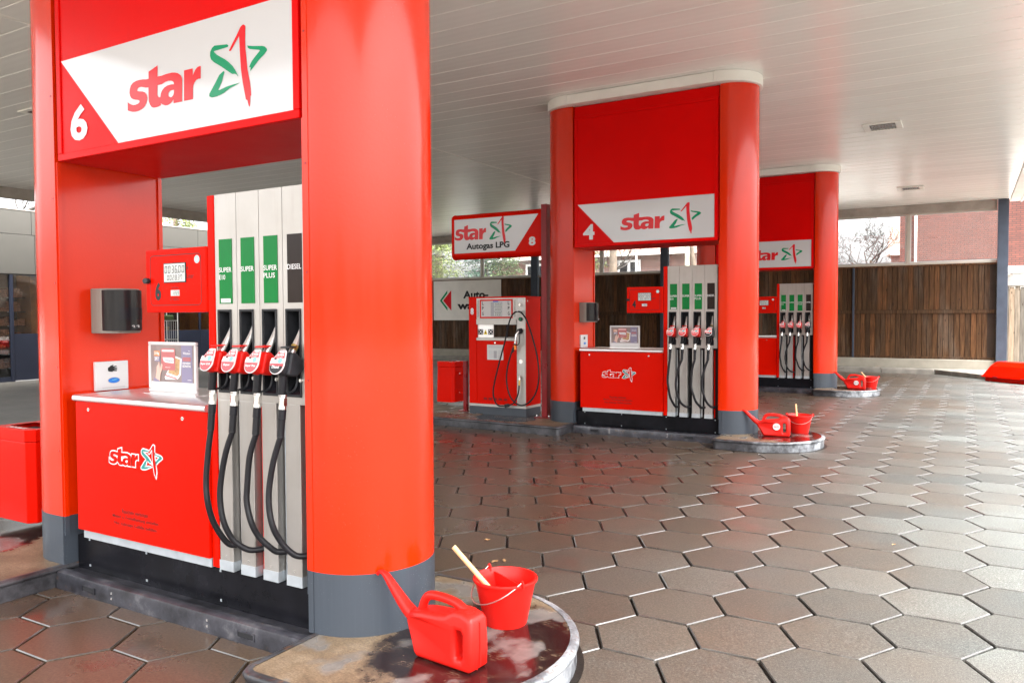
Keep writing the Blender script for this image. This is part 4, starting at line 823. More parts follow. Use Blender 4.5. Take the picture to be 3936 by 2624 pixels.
def poster(label):
    x0, x1, z0, z1, y = -4.243, -3.809, 1.158, 1.455, 2.945
    t = Thing('poster_frame', label, 'poster stand', ((x0 + x1) / 2, y, 1.146), 'framed adverts on the counters')
    fw = .02; f = MB()
    for r in ((x0, x1, z0, z0 + fw), (x0, x1, z1 - fw, z1), (x0, x0 + fw, z0 + fw, z1 - fw), (x1 - fw, x1, z0 + fw, z1 - fw)): f.box(r[0], r[1], y - .009, y + .009, r[2], r[3])
    t.part(f, 'frame', 'frame_white', bevel=.005)
    t.part(MB().prism([(x0 - .02, y - .03), (x1 + .02, y - .03), (x1 + .02, y + .05), (x0 - .02, y + .05)], 1.1455, 1.1495).box(x0 + .01, x1 - .01, y - .01, y + .012, 1.1495, z0), 'foot', 'aluminium')
    a0, a1, b0, b1 = x0 + fw, x1 - fw, z0 + fw, z1 - fw; W_, H_ = a1 - a0, b1 - b0
    t.part(MB().box(a0, a1, y - .002, y + .004, b0, b1), 'backing', 'white'); Y = y - .0032
    U = lambda u, v: (a0 + u * W_, b0 + v * H_)
    def flat(pts, mat, nm, lay): t.part(MB().sheet([U(*p) for p in pts], FY(Y - lay * .0009)), nm, mat)
    flat([(0, .16), (1, .16), (1, 1), (0, 1)], 'poster_brown', 'picture', 0); flat([(.71, .16), (.955, .16), (.955, 1), (.71, 1)], 'purple', 'purple_band', 1)
    flat([(.32, .27), (.34, .21), (.62, .13 + .1), (.69, .33), (.72, .70), (.57, .76)], 'white_ink', 'tin_edge', 1); flat([(.40, .37), (.61, .30), (.66, .35), (.68, .68), (.56, .72)], 'poster_tobacco', 'tobacco', 2)
    flat([(.33, .30), (.60, .225), (.60, .255), (.33, .33)], 'poster_red', 'tin_side', 2)
    tin = [(u, v) for u, v in rrect(.25, .575, .43, .93, .035)]; flat(tin, 'poster_red', 'tin_lid', 3); flat(rrect(.27, .555, .85, .90, .02), 'label_pale', 'tin_shine', 4)
    flat([(.29, .72), (.31, .64), (.35, .605), (.545, .59), (.545, .70), (.50, .72)], 'white_ink', 'tin_badge', 4)
    m = MB(); put_text(m, 'Winston', (*[a0 + W_ * q for q in (.345, .53)], *[b0 + H_ * q for q in (.622, .688)]), FY(Y - .0048)); t.part(m, 'brand_name', 'purple')
    flat([(.10, .16), (.22, .16), (.235, .34), (.275, .44), (.29, .55), (.27, .585), (.245, .55), (.225, .46), (.215, .55), (.205, .63), (.185, .56), (.145, .50), (.14, .38)], 'skin_print', 'hand', 5); flat([(.06, .16), (.22, .16), (.20, .19), (.09, .25)], 'purple', 'sleeve', 6)
    flat([(.085, .745), (.225, .745), (.225, .865), (.085, .865)], 'orange_ink', 'price_top', 4); flat([(.095, .625), (.225, .625), (.225, .742), (.095, .742)], 'purple', 'price_bottom', 4)
    m = MB(); tx = lambda s, u0, u1, v0, v1, bd=.04: put_text(m, s, (a0 + u0 * W_, a0 + u1 * W_, b0 + v0 * H_, b0 + v1 * H_), FY(Y - .0060), bd)
    tx('210g', .10, .215, .765, .845); tx('29', .105, .165, .645, .725); tx('95', .17, .215, .69, .725); tx('€', .17, .2, .645, .68); tx('MEGA BOX', .355, .475, .487, .503); tx('Winston', .765, .93, .80, .855, .02); tx('UNFASSBAR', .75, .935, .585, .625); tx('GÜNSTIG', .75, .94, .51, .575); tx('STARTPREIS', .86, .945, .215, .235)
    put_loops(m, [[(a0 + (.88 + u) * W_, b0 + (.87 + v) * H_) for u, v in ((0, .03), (.012, .01), (.03, 0), (.05, .012), (.03, .012), (.012, .022))]], FY(Y - .006)); t.part(m, 'advert_text', 'white_ink')
    flat([(.75, .70), (.93, .70), (.93, .735), (.75, .735)], 'poster_red', 'red_bar', 4); flat([(.75, .65), (.93, .65), (.93, .69), (.75, .69)], 'poster_red', 'red_bar', 4)
    m = MB(); put_text(m, 'Rauchen ist tödlich', (a0 + .43 * W_, a0 + .60 * W_, b0 + .075 * H_, b0 + .10 * H_), FY(Y - .0012)); t.part(m, 'warning', 'grey_ink')
    return t.o
a = poster('silver framed tobacco advert on the near counter beside the nozzles')
c = copy_tree(a, None, 'silver framed tobacco advert on the middle counter before the brown fence'); c.location.y += 7
# ---- watering cans, buckets, squeegees
def watering_can(label, badge, x, y, rot, s):
    t = Thing('watering_can', label, 'watering can', (0, 0, 0), 'red plastic watering cans')
    W_ = .068
    out = [(-.150, .0), (.155, .0), (.172, .014), (.174, .10), (.172, .222), (.155, .243), (.110, .258), (.060, .254), (.020, .230), (-.02, .224), (-.115, .216), (-.165, .206), (-.190, .198), (-.215, .190), (-.240, .165), (-.245, .14), (-.235, .115), (-.20, .065), (-.17, .015)]
    h2 = [(.090, .176), (.112, .176), (.120, .164), (.120, .06), (.112, .05), (.090, .05), (.082, .06), (.082, .164)]
    BV = .022; cu = bpy.data.curves.new('c', 'CURVE'); cu.dimensions = '2D'; cu.fill_mode = 'BOTH'; cu.extrude = W_ - BV; cu.bevel_depth = BV; cu.bevel_resolution = 3; cu.offset = -BV
    for L in (out, h2[::-1] if area(h2) > 0 else h2):
        sp = cu.splines.new('POLY'); sp.points.add(len(L) - 1); sp.use_cyclic_u = True
        for p, (a_, b_) in zip(sp.points, L): p.co = (a_, b_, 0, 1)
    ob = bpy.data.objects.new('c', cu); me = bpy.data.meshes.new_from_object(ob); bpy.data.objects.remove(ob); bpy.data.curves.remove(cu)
    me.transform(Matrix.Rotation(R(90), 4, 'X')); me.materials.clear(); me.materials.append(MT['red_plastic'])
    for v in me.vertices:                  # the top handle and the spout root are thinner than the body
        k = 1.
        if v.co.z > .19: k = max(.72, 1 - (v.co.z - .19) * 3.5)
        if v.co.x < -.155: k = min(k, max(.42, 1 - (-.155 - v.co.x) * 7))
        v.co.y *= k
    for p in me.polygons: p.use_smooth = True
    me.set_sharp_from_angle(angle=R(55)); body = t.link('body', me)
    sp = smooth_path([(-.205, 0, .150), (-.262, 0, .186), (-.315, 0, .232), (-.36, 0, .276), (-.396, 0, .310), (-.420, 0, .322), (-.444, 0, .321), (-.457, 0, .308)], 4); n = len(sp)
    t.part(MB().tube(sp, [.036 - .0265 * min(1, (k / n) * 1.25) for k in range(n)], 14), 'spout', 'red_plastic', smooth=60)
    hp = smooth_path([(-.168, 0, .190), (-.152, 0, .238), (-.128, 0, .268), (-.09, 0, .279), (-.02, 0, .280), (.04, 0, .272), (.08, 0, .256), (.11, 0, .238)], 5)
    t.part(MB().tube([(p.x, p.y, p.z) for p in hp], .0205, 14), 'handle', 'red_plastic', smooth=60)
    t.part(MB().box(-.152, .16, -.0035, .0035, -.001 + .0, .0015).tube([(.1745, 0, .02), (.1755, 0, .12), (.1735, 0, .215)], .0035, 6), 'mould_seam', 'red_plastic')
    t.part(MB().lathe([(.0, .262), (.030, .262), (.036, .258), (.036, .236), (.028, .228)][::-1], (.098, 0, .0), 18), 'filler_cap', 'red_plastic', smooth=40)
    if badge:
        b_ = t.part(MB().sheet(arc(.005, .130, .046, 0, 345, 24), lambda u, v: (u, -W_ - .0018, v)), 'round_sticker', 'white')
        [t.part(a, q, mt, b_) for a, q, mt in logo(lambda u, v: (u, -W_ - .0032, v), .007, .130, .068)]
    t.o.location = (x, y, .1195); t.o.rotation_euler[2] = rot; t.o.scale = (s, s, s)
watering_can('red watering can in the foreground before the grey column foot', False, -1.905, 2.72, -.10, .95)
watering_can('red watering can with round white sticker at the foot of pump 4', True, -1.995, 9.80, .165, .915)
watering_can('red watering can with round white sticker at the foot of the farthest column', True, -1.874, 16.70, -.04, .965)
def bucket(label, x, y, rot, badge):
    t = Thing('bucket', label, 'bucket', (0, 0, 0), 'red squeegee buckets')
    t.part(MB().lathe([(.0, .004), (.098, .004), (.101, .0), (.106, .0), (.109, .012), (.150, .215), (.152, .222), (.160, .224), (.163, .232), (.160, .240), (.151, .241), (.146, .232), (.104, .02), (.0, .018)], n=36, close=True), 'shell', 'red_plastic', smooth=45)
    t.part(MB().py([(-.118, .10), (.118, .10), (.142, .222), (-.142, .222)], .018, .024), 'divider', 'red_plastic')
    for s_ in (-1, 1):
        e = t.part(MB().py([(s_ * .158 - .016, .225), (s_ * .158 + .016, .225), (s_ * .158 + .014, .255), (s_ * .158, .266), (s_ * .158 - .014, .255)], -.004, .004), 'ear', 'red_plastic', bevel=.002)
    e_ = [(.158 * math.cos(R(q)), -.166 * math.sin(R(q)) - .006, .252 - .118 * math.sin(R(q))) for q in range(0, 181, 12)]
    t.part(MB().tube(e_, .0028, 6), 'wire_handle', 'wire', smooth=60)
    if badge: t.part(MB().sheet([(u, v) for u, v in arc(-.0, .12, .035, 0, 345, 18)], lambda u, v: (-.128 + u * .1 - .012, u, v)), 'round_sticker', 'white')
    t.o.location = (x, y, .1195); t.o.rotation_euler[2] = rot; t.o.scale = (.97, .97, .92); return t.o
bucket('red bucket with wire handle in the foreground behind the watering can', -1.915, 3.205, R(-28), False)
bucket('red bucket behind the watering can of pump 4', -1.80, 10.23, R(10), True)
bucket('red bucket behind the watering can at the farthest column', -1.66, 17.12, R(-5), False)
def squeegee(label, p, q):
    p, q = Vector(p), Vector(q); org = tuple(q); t = Thing('squeegee', label, 'squeegee', org, 'wooden handled squeegees in the buckets')
    t.part(MB().tube([q, p], .0125, 12), 'handle', 'wood_stick', smooth=50); d = (q - p).normalized()
    t.part(MB().tube([q - d * .03, q + d * .012], .016, 10), 'socket', 'black_plastic'); 
    x = d.cross(Vector((0, 0, 1))).normalized(); t.part(MB().tube([q - x * .055, q + x * .055], .012, 8), 'head', 'black_rubber')
squeegee('pale wooden squeegee handle leaning out of the foreground bucket', (-2.135, 3.085, .485), (-1.885, 3.165, .205))
squeegee('pale wooden squeegee handle standing in the bucket of pump 4', (-1.845, 10.21, .475), (-1.815, 10.17, .20))
squeegee('pale wooden squeegee handle in the bucket at the farthest column', (-1.83, 17.06, .43), (-1.65, 17.09, .20))
# ---- waste bins
def waste_bin(label, x1, y0, z0, z1, wd, dp, post, flare, front_gap):
    t = Thing('waste_bin', label, 'waste bin', (x1 - wd / 2, y0 + dp / 2, .12), 'red waste bins'); x0 = x1 - wd; ch = .045
    P = lambda a, b, c, d: [(a + ch, c), (b - ch, c), (b, c + ch), (b, d), (a, d), (a, c + ch)]
    lo = P(x0 - flare, x1 + flare * .6, y0 - flare, y0 + dp); hi = P(x0, x1, y0, y0 + dp); n = 6; zl = z1 - .085
    m = MB().add([(u, v, z0) for u, v in lo] + [(u, v, zl) for u, v in hi], [tuple(range(n))[::-1], tuple(range(n, 2 * n))] + [(i, (i + 1) % n, n + (i + 1) % n, n + i) for i in range(n)])
    t.part(m, 'shell', 'red_smooth', bevel=.006)
    ho = offset(hi, .006); m = MB()
    m.add([(u, v, zl + .004) for u, v in ho] + [(u, v, z1) for u, v in ho], [(i, (i + 1) % n, n + (i + 1) % n, n + i) for i in range(n)] + [tuple(range(n))[::-1]])
    o1 = [(x0 + .06, y0 + .08), (x1 - .06, y0 + .08), (x1 - .06, y0 + dp - .08), (x0 + .06, y0 + dp - .08)]
    put_loops(m, [ho, o1], lambda u, v: (u, v, z1)); lid = t.part(m, 'lid', 'red_smooth')
    t.part(MB().sheet(o1, lambda u, v: (u, v, z1 - .03)), 'opening', 'cavity', lid)
    m = MB(); put_text(m, 'Abfall', (x0 + .12, x1 - .12, y0 + .025, y0 + .06), lambda u, v: (u, v, z1 + .0015), .03); t.part(m, 'lettering', 'white_ink', lid)
    for z in (z0 + .15, zl - .10):
        b_ = t.part(MB().box(x1 + flare * .5, x1 + .09, y0 + .12, y0 + .135, z - .016, z + .016), 'bracket', 'red_smooth', bevel=.004)
        t.part(MB().ext([(x1 + .045 + .010 * math.cos(q), z + .010 * math.sin(q)) for q in (0, 1.05, 2.1, 3.14, 4.19, 5.24)], lambda u, v, s: (u, s, v), y0 + .110, y0 + .121), 'bolt', 'chrome', b_)
    px_, py_ = post
    t.part(MB().box(px_ - .03, px_ + .03, py_ - .03, py_ + .03, .119, z1 + .01), 'post', 'red_post'); t.part(MB().box(px_ - .09, px_ + .09, py_ - .09, py_ + .09, .118, .128), 'base_plate', 'red_post')
waste_bin('red waste bin at the left edge beside pump 6', -5.50, 2.90, .19, .835, .46, .34, (-5.42, 3.08), 0., 0)
waste_bin('red waste bin on a post left of the gas pump', -6.90, 10.0, .25, .885, .33, .30, (-6.765, 10.15), .012, 0)
# ---- gas pump
t = Thing('gas_dispenser', 'red LPG dispenser numbered 8 with a looping black hose', 'fuel pump', (-6.05, 10.15, .12))
G0, G1 = 9.914, 10.36; XL, XR = -6.545, -5.553
t.part(MB().box(XL + .004, XR - .002, G0 + .004, G1 - .004, .118, .235), 'base', 'grey_band')
t.part(MB().box(XL, XR + .002, G0 - .003, G1, .236, .272), 'base_band', 'stainless')
t.part(MB().box(XL, -6.409, G0, G1, .273, 1.86), 'side_column', 'red_smooth', bevel=.004)
dr = t.part(MB().box(-6.406, -5.707, G0 + .003, G1, .273, 1.225), 'door', 'red_smooth', bevel=.004)
t.part(MB().box(-6.408, -5.707, G0 - .006, G1, 1.227, 1.27), 'lower_shelf', 'stainless', bevel=.003)
t.part(MB().box(-6.408, -5.707, G0 - .006, G1, 1.465, 1.545), 'upper_shelf', 'stainless', bevel=.003)
up = t.part(MB().box(-6.408, -5.707, G0 + .006, G1, 1.546, 1.86), 'upper_housing', 'stainless')
t.part(MB().box(XL - .004, -5.54, G0 - .004, G1 + .004, 1.861, 1.882), 'top_cover', 'red_smooth', bevel=.004)
sscol = t.part(MB().box(-5.705, -5.556, G0 - .002, G1 - .1, .273, 1.86), 'front_column', 'stainless', bevel=.003)
t.part(MB().box(-5.5555, -5.5495, G0 + .003, G1, .273, 1.86), 'side_panel', 'red_smooth')
t.part(MB().box(-5.5495, -5.5455, G0 + .03, G0 + .05, 1.80, 1.82), 'side_lock', 'chrome')
fr = MB(); a0, a1, b0, b1 = -6.345, -5.775, 1.560, 1.840
fr.box(a0, a1, G0 - .004, G0 + .005, b0, b0 + .022).box(a0, a1, G0 - .004, G0 + .005, b1 - .022, b1).box(a0, a0 + .022, G0 - .004, G0 + .005, b0 + .022, b1 - .022).box(a1 - .022, a1, G0 - .004, G0 + .005, b0 + .022, b1 - .022)
df = t.part(fr, 'display_frame', 'red_smooth', up, bevel=.003); t.part(MB().box(a0 + .022, a1 - .022, G0 - .001, G0 + .005, b0 + .022, b1 - .022), 'display_panel', 'white_panel', up)
m = MB()
for x in (-6.305, -5.855):
    m = MB()
    for z, c_ in ((1.76, 'L'), (1.685, 'P'), (1.605, 'G')): put_text(m, c_, (x, x + .03, z, z + .05), FY(G0 - .0025), .02)
    t.part(m, 'lettering', 'black_ink', up)
t.part(MB().box(-6.150, -5.953, G0 - .004, G0 - .0012, 1.588, 1.798), 'screen_recess', 'grey_ink', up)
m = MB()
for z, s in ((1.735, '0000'), (1.668, '0000'), (1.60, '000')):
    t.part(MB().box(-6.09, -5.965, G0 - .0055, G0 - .0042, z, z + .05), 'screen', 'lcd', up); put_digits(m, s, (-6.08, -5.97, z + .008, z + .042), FY(G0 - .007), .16)
t.part(m, 'digits', 'black_ink', up); t.part(MB().box(-6.11, -6.02, G0 - .0045, G0 - .0012, 1.803, 1.817), 'seal_label', 'blue', up)
vm = MB()
for x in (-6.392, -5.755):
    for k in range(14): z = 1.58 + k * .018; vm.sheet([(x, z), (x + .03, z + .008), (x + .03, z + .014), (x, z + .006)], FY(G0 + .004))
t.part(vm, 'vent_slots', 'cavity', up)
m = MB(); put_text(m, '8', (-6.515, -6.455, 1.615, 1.715), FY(G0 - .0015), .05); t.part(m, 'number', 'white_ink')
wp = t.part(MB().box(-6.405, -6.125, G0 + .03, G0 + .04, 1.271, 1.464), 'warning_panel', 'aluminium')
for x in (-6.395, -6.215):
    s_ = t.part(MB().box(x, x + .085, G0 + .027, G0 + .0295, 1.315, 1.395), 'notice_sticker', 'black_ink', wp); m = MB()
    for a_, b_, c_, d_ in ((.01, .03, .055, .07), (.035, .055, .03, .055), (.06, .078, .055, .072), (.01, .03, .012, .026), (.06, .078, .01, .028)): m.sheet([(x + a_, 1.315 + c_), (x + b_, 1.315 + c_), (x + b_, 1.315 + d_), (x + a_, 1.315 + d_)], FY(G0 + .0258))
    t.part(m, 'notice_print', 'white_ink', wp)
m = MB().sheet([(-6.30, 1.318), (-6.23, 1.318), (-6.265, 1.39)], FY(G0 + .0285)); t.part(m, 'warning_triangle', 'yellow', wp)
m = MB().sheet([(-6.274, 1.332), (-6.256, 1.332), (-6.256, 1.352), (-6.274, 1.352)], FY(G0 + .0272)); t.part(m, 'warning_mark', 'black_ink', wp)
t.part(MB().tube([(-5.98, G0 + .2, 1.27), (-5.995, G0 + .2, 1.465)], .009, 6), 'cable', 'black_rubber')
pp = t.part(MB().box(-6.220, -5.938, G0 - .0005, G0 + .002, .940, 1.165), 'paper_notice', 'white', dr); m = MB()
for k in range(3): m.sheet([(-6.20, 1.148 - k * .012), (-5.96, 1.148 - k * .012), (-5.96, 1.144 - k * .012), (-6.20, 1.144 - k * .012)], FY(G0 - .002))
for k in range(8):
    z = 1.075 - k * .015; m.sheet([(-6.19, z), (-6.12, z), (-6.12, z + .003), (-6.19, z + .003)], FY(G0 - .002)); m.sheet([(-6.03, z), (-5.96, z), (-5.96, z + .003), (-6.03, z + .003)], FY(G0 - .002))
m.sheet([(-6.105, .965), (-6.05, .965), (-6.05, 1.075), (-6.105, 1.075)], FY(G0 - .002)); t.part(m, 'notice_print', 'grey_ink', dr)
t.part(MB().ext([(-6.08 + .016 * math.cos(q * .628), 1.193 + .013 * math.sin(q * .628)) for q in range(10)], lambda u, v, s: (u, s, v), G0 - .006, G0 + .003), 'lock', 'chrome', dr)
vm = MB()
for k in range(5):
    for j in range(6): x = -6.285 + k * .088 + j * .010; vm.sheet([(x, .335), (x + .006, .335), (x + .006, .37), (x, .37)], FY(G0 + .001))
t.part(vm, 'vent_slots', 'cavity', dr)
t.part(MB().box(-5.685, -5.60, G0 - .004, G0 - .0025, 1.795, 1.85), 'type_label', 'white', sscol)
def disc(x, z, r, y0, y1, n=16): return MB().ext([(x + r * math.cos(2 * math.pi * q / n), z + r * math.sin(2 * math.pi * q / n)) for q in range(n)], lambda u, v, s: (u, s, v), y0, y1)
t.part(disc(-5.635, 1.755, .032, G0 - .006, G0 - .002), 'rosette', 'stainless', sscol); t.part(disc(-5.635, 1.755, .016, G0 - .04, G0 - .006), 'button', 'chrome', sscol)
t.part(disc(-5.635, 1.545, .03, G0 - .022, G0 - .002), 'start_button', 'black_plastic', sscol); t.part(disc(-5.635, 1.545, .017, G0 - .027, G0 - .022), 'button', 'green_ink', sscol)
t.part(MB().py(rrect(-5.685, -5.59, 1.14, 1.42, .045), G0 - .008, G0 - .002), 'holster_plate', 'stainless', sscol, bevel=.002)
t.part(disc(-5.635, .925, .032, G0 - .008, G0 - .002), 'badge', 'chrome', sscol)
t.part(MB().tube([(-5.635, G0 - .002, 1.66), (-5.635, G0 - .10, 1.655), (-5.635, G0 - .105, 1.69)], .010, 8), 'hose_hook', 'white', sscol)
YH = G0 - .10
t = Thing('gas_hose', 'thin black LPG hose looping over the hook to its filling gun', 'hose', (-5.7, YH, .3))
path = [(-5.70, YH + .03, 1.19), (-5.76, YH, 1.0), (-5.815, YH, .80), (-5.82, YH, .60), (-5.77, YH, .43), (-5.68, YH, .33), (-5.55, YH - .02, .30), (-5.41, YH - .03, .37), (-5.31, YH - .03, .52), (-5.275, YH - .02, .74), (-5.315, YH, 1.02), (-5.40, YH, 1.32), (-5.48, YH, 1.52), (-5.56, YH, 1.63), (-5.635, YH + .005, 1.655), (-5.71, YH, 1.62), (-5.775, YH, 1.50), (-5.85, YH, 1.22), (-5.95, YH, .90), (-6.03, YH, .62), (-6.055, YH, .46), (-6.03, YH, .34), (-5.97, YH, .275), (-5.88, YH, .27)]
t.part(MB().tube(smooth_path(path, 6), .0115, 10), 'hose', 'black_rubber', smooth=60)
t.part(MB().tube([(-5.885, YH, .268), (-5.86, YH, .272)], .011, 10).tube([(-5.86, YH, .272), (-5.85, YH, .274), (-5.79, YH, .287), (-5.78, YH, .29)], [.014, .026, .026, .016], 12), 'breakaway_coupling', 'black_plastic', smooth=40)
t.part(MB().tube(smooth_path([(-5.78, YH, .29), (-5.70, YH, .33), (-5.655, YH + .04, .45), (-5.64, YH + .05, .58)], 5), .011, 10), 'feed_hose', 'black_rubber', smooth=60)
t.part(MB().tube([(-5.64, YH + .05, .58), (-5.64, YH + .06, .66)], .013, 10), 'fitting', 'brass'); t.part(MB().tube([(-5.64, YH + .06, .66), (-5.64, YH + .07, .71), (-5.64, G0 - .002, .715)], .015, 10), 'elbow', 'chrome', smooth=50)
t.part(MB().tube([(-5.70, YH + .03, 1.19), (-5.70, YH + .03, 1.145), (-5.735, YH + .01, 1.06)], .0175, 10), 'grip', 'black_rubber'); t.part(MB().tube([(-5.70, YH + .03, 1.165), (-5.695, YH + .03, 1.10)], .020, 12), 'orange_sleeve', 'orange_band')
t.part(MB().tube(smooth_path([(-5.695, YH + .03, 1.19), (-5.685, YH + .03, 1.26), (-5.675, YH + .04, 1.33), (-5.645, YH + .06, 1.37)], 4), [.016] * 13, 10), 'gun_body', 'chrome', smooth=50)
t.part(MB().tube([(-5.65, YH + .05, 1.368), (-5.625, G0 - .004, 1.375)], .038, 12), 'gun_head', 'black_plastic', smooth=40); t.part(MB().tube(smooth_path([(-5.645, YH + .05, 1.35), (-5.62, YH + .03, 1.27), (-5.63, YH + .03, 1.19), (-5.68, YH + .03, 1.165)], 4), .008, 8), 'lever', 'black_plastic', smooth=60)
# ---- gas sign
t = Thing('gas_sign', 'red and white Autogas LPG blade sign numbered 8 on a red post', 'sign', (-5.28, 10.07, .12))
pb = t.part(MB().box(-5.325, -5.235, 9.965, 10.075, .128, 3.19).box(-5.325, -5.235, 10.082, 10.19, .128, 3.19), 'post', 'red_post', bevel=.004)
t.part(MB().box(-5.325, -5.235, 9.966, 10.19, 3.191, 3.197), 'post_cap', 'red_post'); t.part(MB().box(-5.41, -5.15, 9.89, 10.27, .118, .128), 'base_plate', 'red_post', bevel=.002)
bo = MB()
for x in (-5.38, -5.18):
    for y in (9.92, 10.24): bo.lathe([(.0, .035), (.008, .035), (.012, .016), (.012, 0)][::-1], (x, y, .128), 8)
t.part(bo, 'anchor_bolts', 'chrome')
zc, hh = 2.805, .345; yc = 10.075; hf = .092
sec = [(yc - hf, zc - .265)] + [(yc - hf * math.cos(R(q)) , zc - .265 - .08 * math.sin(R(q))) for q in range(10, 91, 10)] + [(yc + hf * math.cos(R(q)), zc - .265 - .08 * math.sin(R(q))) for q in range(80, -1, -10)]
sec += [(yc + hf * math.cos(R(q)), zc + .265 + .08 * math.sin(R(q))) for q in range(0, 91, 10)] + [(yc - hf * math.cos(R(q)), zc + .265 + .08 * math.sin(R(q))) for q in range(80, -1, -10)]
sb = t.part(MB().px(sec, -6.86, -5.336), 'sign_body', 'red_smooth', smooth=40)
t.part(MB().px([(yc + (a_ - yc) * 1.02, zc + (b_ - zc) * 1.012) for a_, b_ in sec], -6.905, -6.862), 'end_cap', 'red_smooth', smooth=40, bevel=.015)
ys = yc - hf
t.part(MB().sheet([(-6.846, zc - .251), (-5.767, zc - .251), (-5.379, zc + .265), (-6.846, zc + .265)], FY(ys - .0018)), 'white_field', 'white_panel', sb)
sx0, sx1 = -6.84, -5.70; k_ = .92
[t.part(a, q, mt, sb) for a, q, mt in logo(FY(ys - .0036), -6.30, 2.845, .945, 1.06)]
m = MB(); put_text(m, 'Autogas LPG', (-6.625, -5.86, 2.58, 2.70), FY(ys - .0036), .036); t.part(m, 'lettering', 'black_ink', sb)
m = MB(); put_text(m, '8', (-5.535, -5.425, 2.615, 2.745), FY(ys - .0018), .045); t.part(m, 'number', 'white_panel', sb)
# ---- car wash board
t = Thing('wash_sign', 'white car wash board with red and green arrow on the fence', 'sign', (-15.97, 24.06, 1.43)); YS = 24.035
t.part(MB().box(-17.455, -14.478, YS, YS + .02, 1.434, 2.90), 'board', 'white_paint', bevel=.004)
t.part(MB().sheet([(-16.645, 1.787), (-16.645, 2.554), (-17.02, 2.17)], FY(YS - .002)), 'arrow', 'red_ink')
t.part(MB().sheet([(-16.82, 1.787), (-17.165, 2.17), (-16.82, 2.554), (-16.82, 2.44), (-17.07, 2.17), (-16.82, 1.90)], FY(YS - .002)), 'arrow_outline', 'green_ink')
m = MB(); put_text(m, 'Auto-', (-16.11, -15.013, 2.232, 2.515), FY(YS - .002), .042); t.part(m, 'lettering', 'black_ink'); m = MB(); put_text(m, 'wasch', (-16.376, -14.90, 1.831, 2.12), FY(YS - .002), .042); t.part(m, 'lettering', 'black_ink')
# ---- red grit bin by the right post
t = Thing('grit_bin', 'low red plastic grit bin with sloping lid at the right edge', 'grit bin', (0, 0, 0))
L_ = 1.55; prof = [(-.42, .12), (.42, .12), (.30, .36), (.17, .46), (-.17, .46), (-.30, .36)]
m = MB().add([(.0 + (.0), v, z) for v, z in prof] + [(L_, v, z) for v, z in prof] , [tuple(range(6)), tuple(range(6, 12))[::-1]] + [(i, 6 + i, 6 + (i + 1) % 6, (i + 1) % 6) for i in range(6)])
def slope(x, v, z): return (x + (.10 if x < .1 else -.10) * (z - .12) / .2 if z > .13 else x, v, z)
m.v = [slope(*p) for p in m.v]; t.part(m, 'lid', 'red_smooth', bevel=.012)
t.part(MB().prism(rrect(-.02, L_ + .02, -.44, .44, .04), .095, .12), 'flange', 'red_smooth', bevel=.005); t.part(MB().prism(rrect(.03, L_ - .03, -.38, .38, .05), 0.002, .095), 'base', 'red_smooth', bevel=.008)
for x in (.35, 1.1): t.part(MB().box(x, x + .12, -.455, -.44, .10, .13), 'hinge', 'red_post')
t.o.location = (.62, 21.88, .0); t.o.rotation_euler[2] = R(-47)
# ---- fallen leaves
lf = [(D, 0) for D in ()]
for k, (x, y, z, an) in enumerate(((-2.93, 4.66, .003, .4), (-2.63, 4.27, .003, 1.2), (-2.58, 4.31, .004, 2.2), (-.42, 5.95, .003, .9))):
    m = MB(); pts = [(-.028, 0, .002), (-.012, -.012, .008), (.012, -.014, .004), (.03, 0, .010), (.012, .014, .006), (-.012, .012, .011), (0, 0, .001)]
    m.add(pts, [(0, 1, 6), (1, 2, 6), (2, 3, 6), (3, 4, 6), (4, 5, 6), (5, 0, 6)]); o = single('fallen_leaf', m, 'dry_leaf', ('pale fallen leaf on the wet pavers behind the bucket', 'curled brown leaf on a joint near the bucket', 'smaller curled leaf touching the brown leaf near the bucket', 'fallen leaf on the pale pavers right of the bucket', 'fallen leaf on the pavers before the middle island', 'fallen leaf low on the right pavers')[k], 'leaf', (0, 0, 0), 'fallen leaves on the forecourt'); o.location = (x, y, z); o.rotation_euler[2] = an; o.scale = (1, 1, 1) if k < 3 else (.6, .6, .6)
# ================================================================== SHOP at the left
SX = -20.7
t = Thing('shop_building', 'flat grey clad station shop with dark windows at the left', 'shop', (SX - 3, 14, 0))
def panel_row(z0, z1, ys, mat='shop_cladding'):
    for a, b_ in zip(ys, ys[1:]): t.part(MB().box(SX - .06, SX + .02, a + .006, b_ - .006, z0 + .006, z1 - .006), 'cladding_panel', mat, bevel=.004)
panel_row(3.70, 4.31, [2, 5.3, 8.2, 11.1, 13.6, 16.1, 18.6, 21.1, 23.6]); panel_row(2.70, 3.70, [2, 5.3, 8.2, 11.17, 13.7, 16.2, 18.7, 21.2, 23.6])
t.part(MB().box(SX - .12, SX - .06, 2, 23.6, 2.66, 4.30), 'wall_core', 'cavity'); t.part(MB().box(SX - 9, SX + .03, 2, 23.6, 4.312, 4.34), 'roof', 'beam')
for a, b_ in ((10.63, 13.6), (13.6, 16.15), (16.15, 18.7), (18.7, 21.2)):
    t.part(MB().box(SX - .06, SX, a + .004, b_ - .004, .02, 1.20), 'sill_panel', 'navy', bevel=.004)
    w_ = t.part(MB().box(SX - .045, SX - .04, a + .03, b_ - .03, 1.22, 2.69), 'window', 'shop_glass'); t.part(MB().box(SX - .06, SX - .01, b_ - .03, b_ + .03, 1.205, 2.694), 'mullion', 'navy', w_)
t.part(MB().box(SX - .02, SX + .004, 10.63, 21.2, .001, .022), 'threshold', 'white')
t.part(MB().box(SX - .07, SX + .01, 10.55, 10.625, 0, 2.694), 'door_post', 'navy')
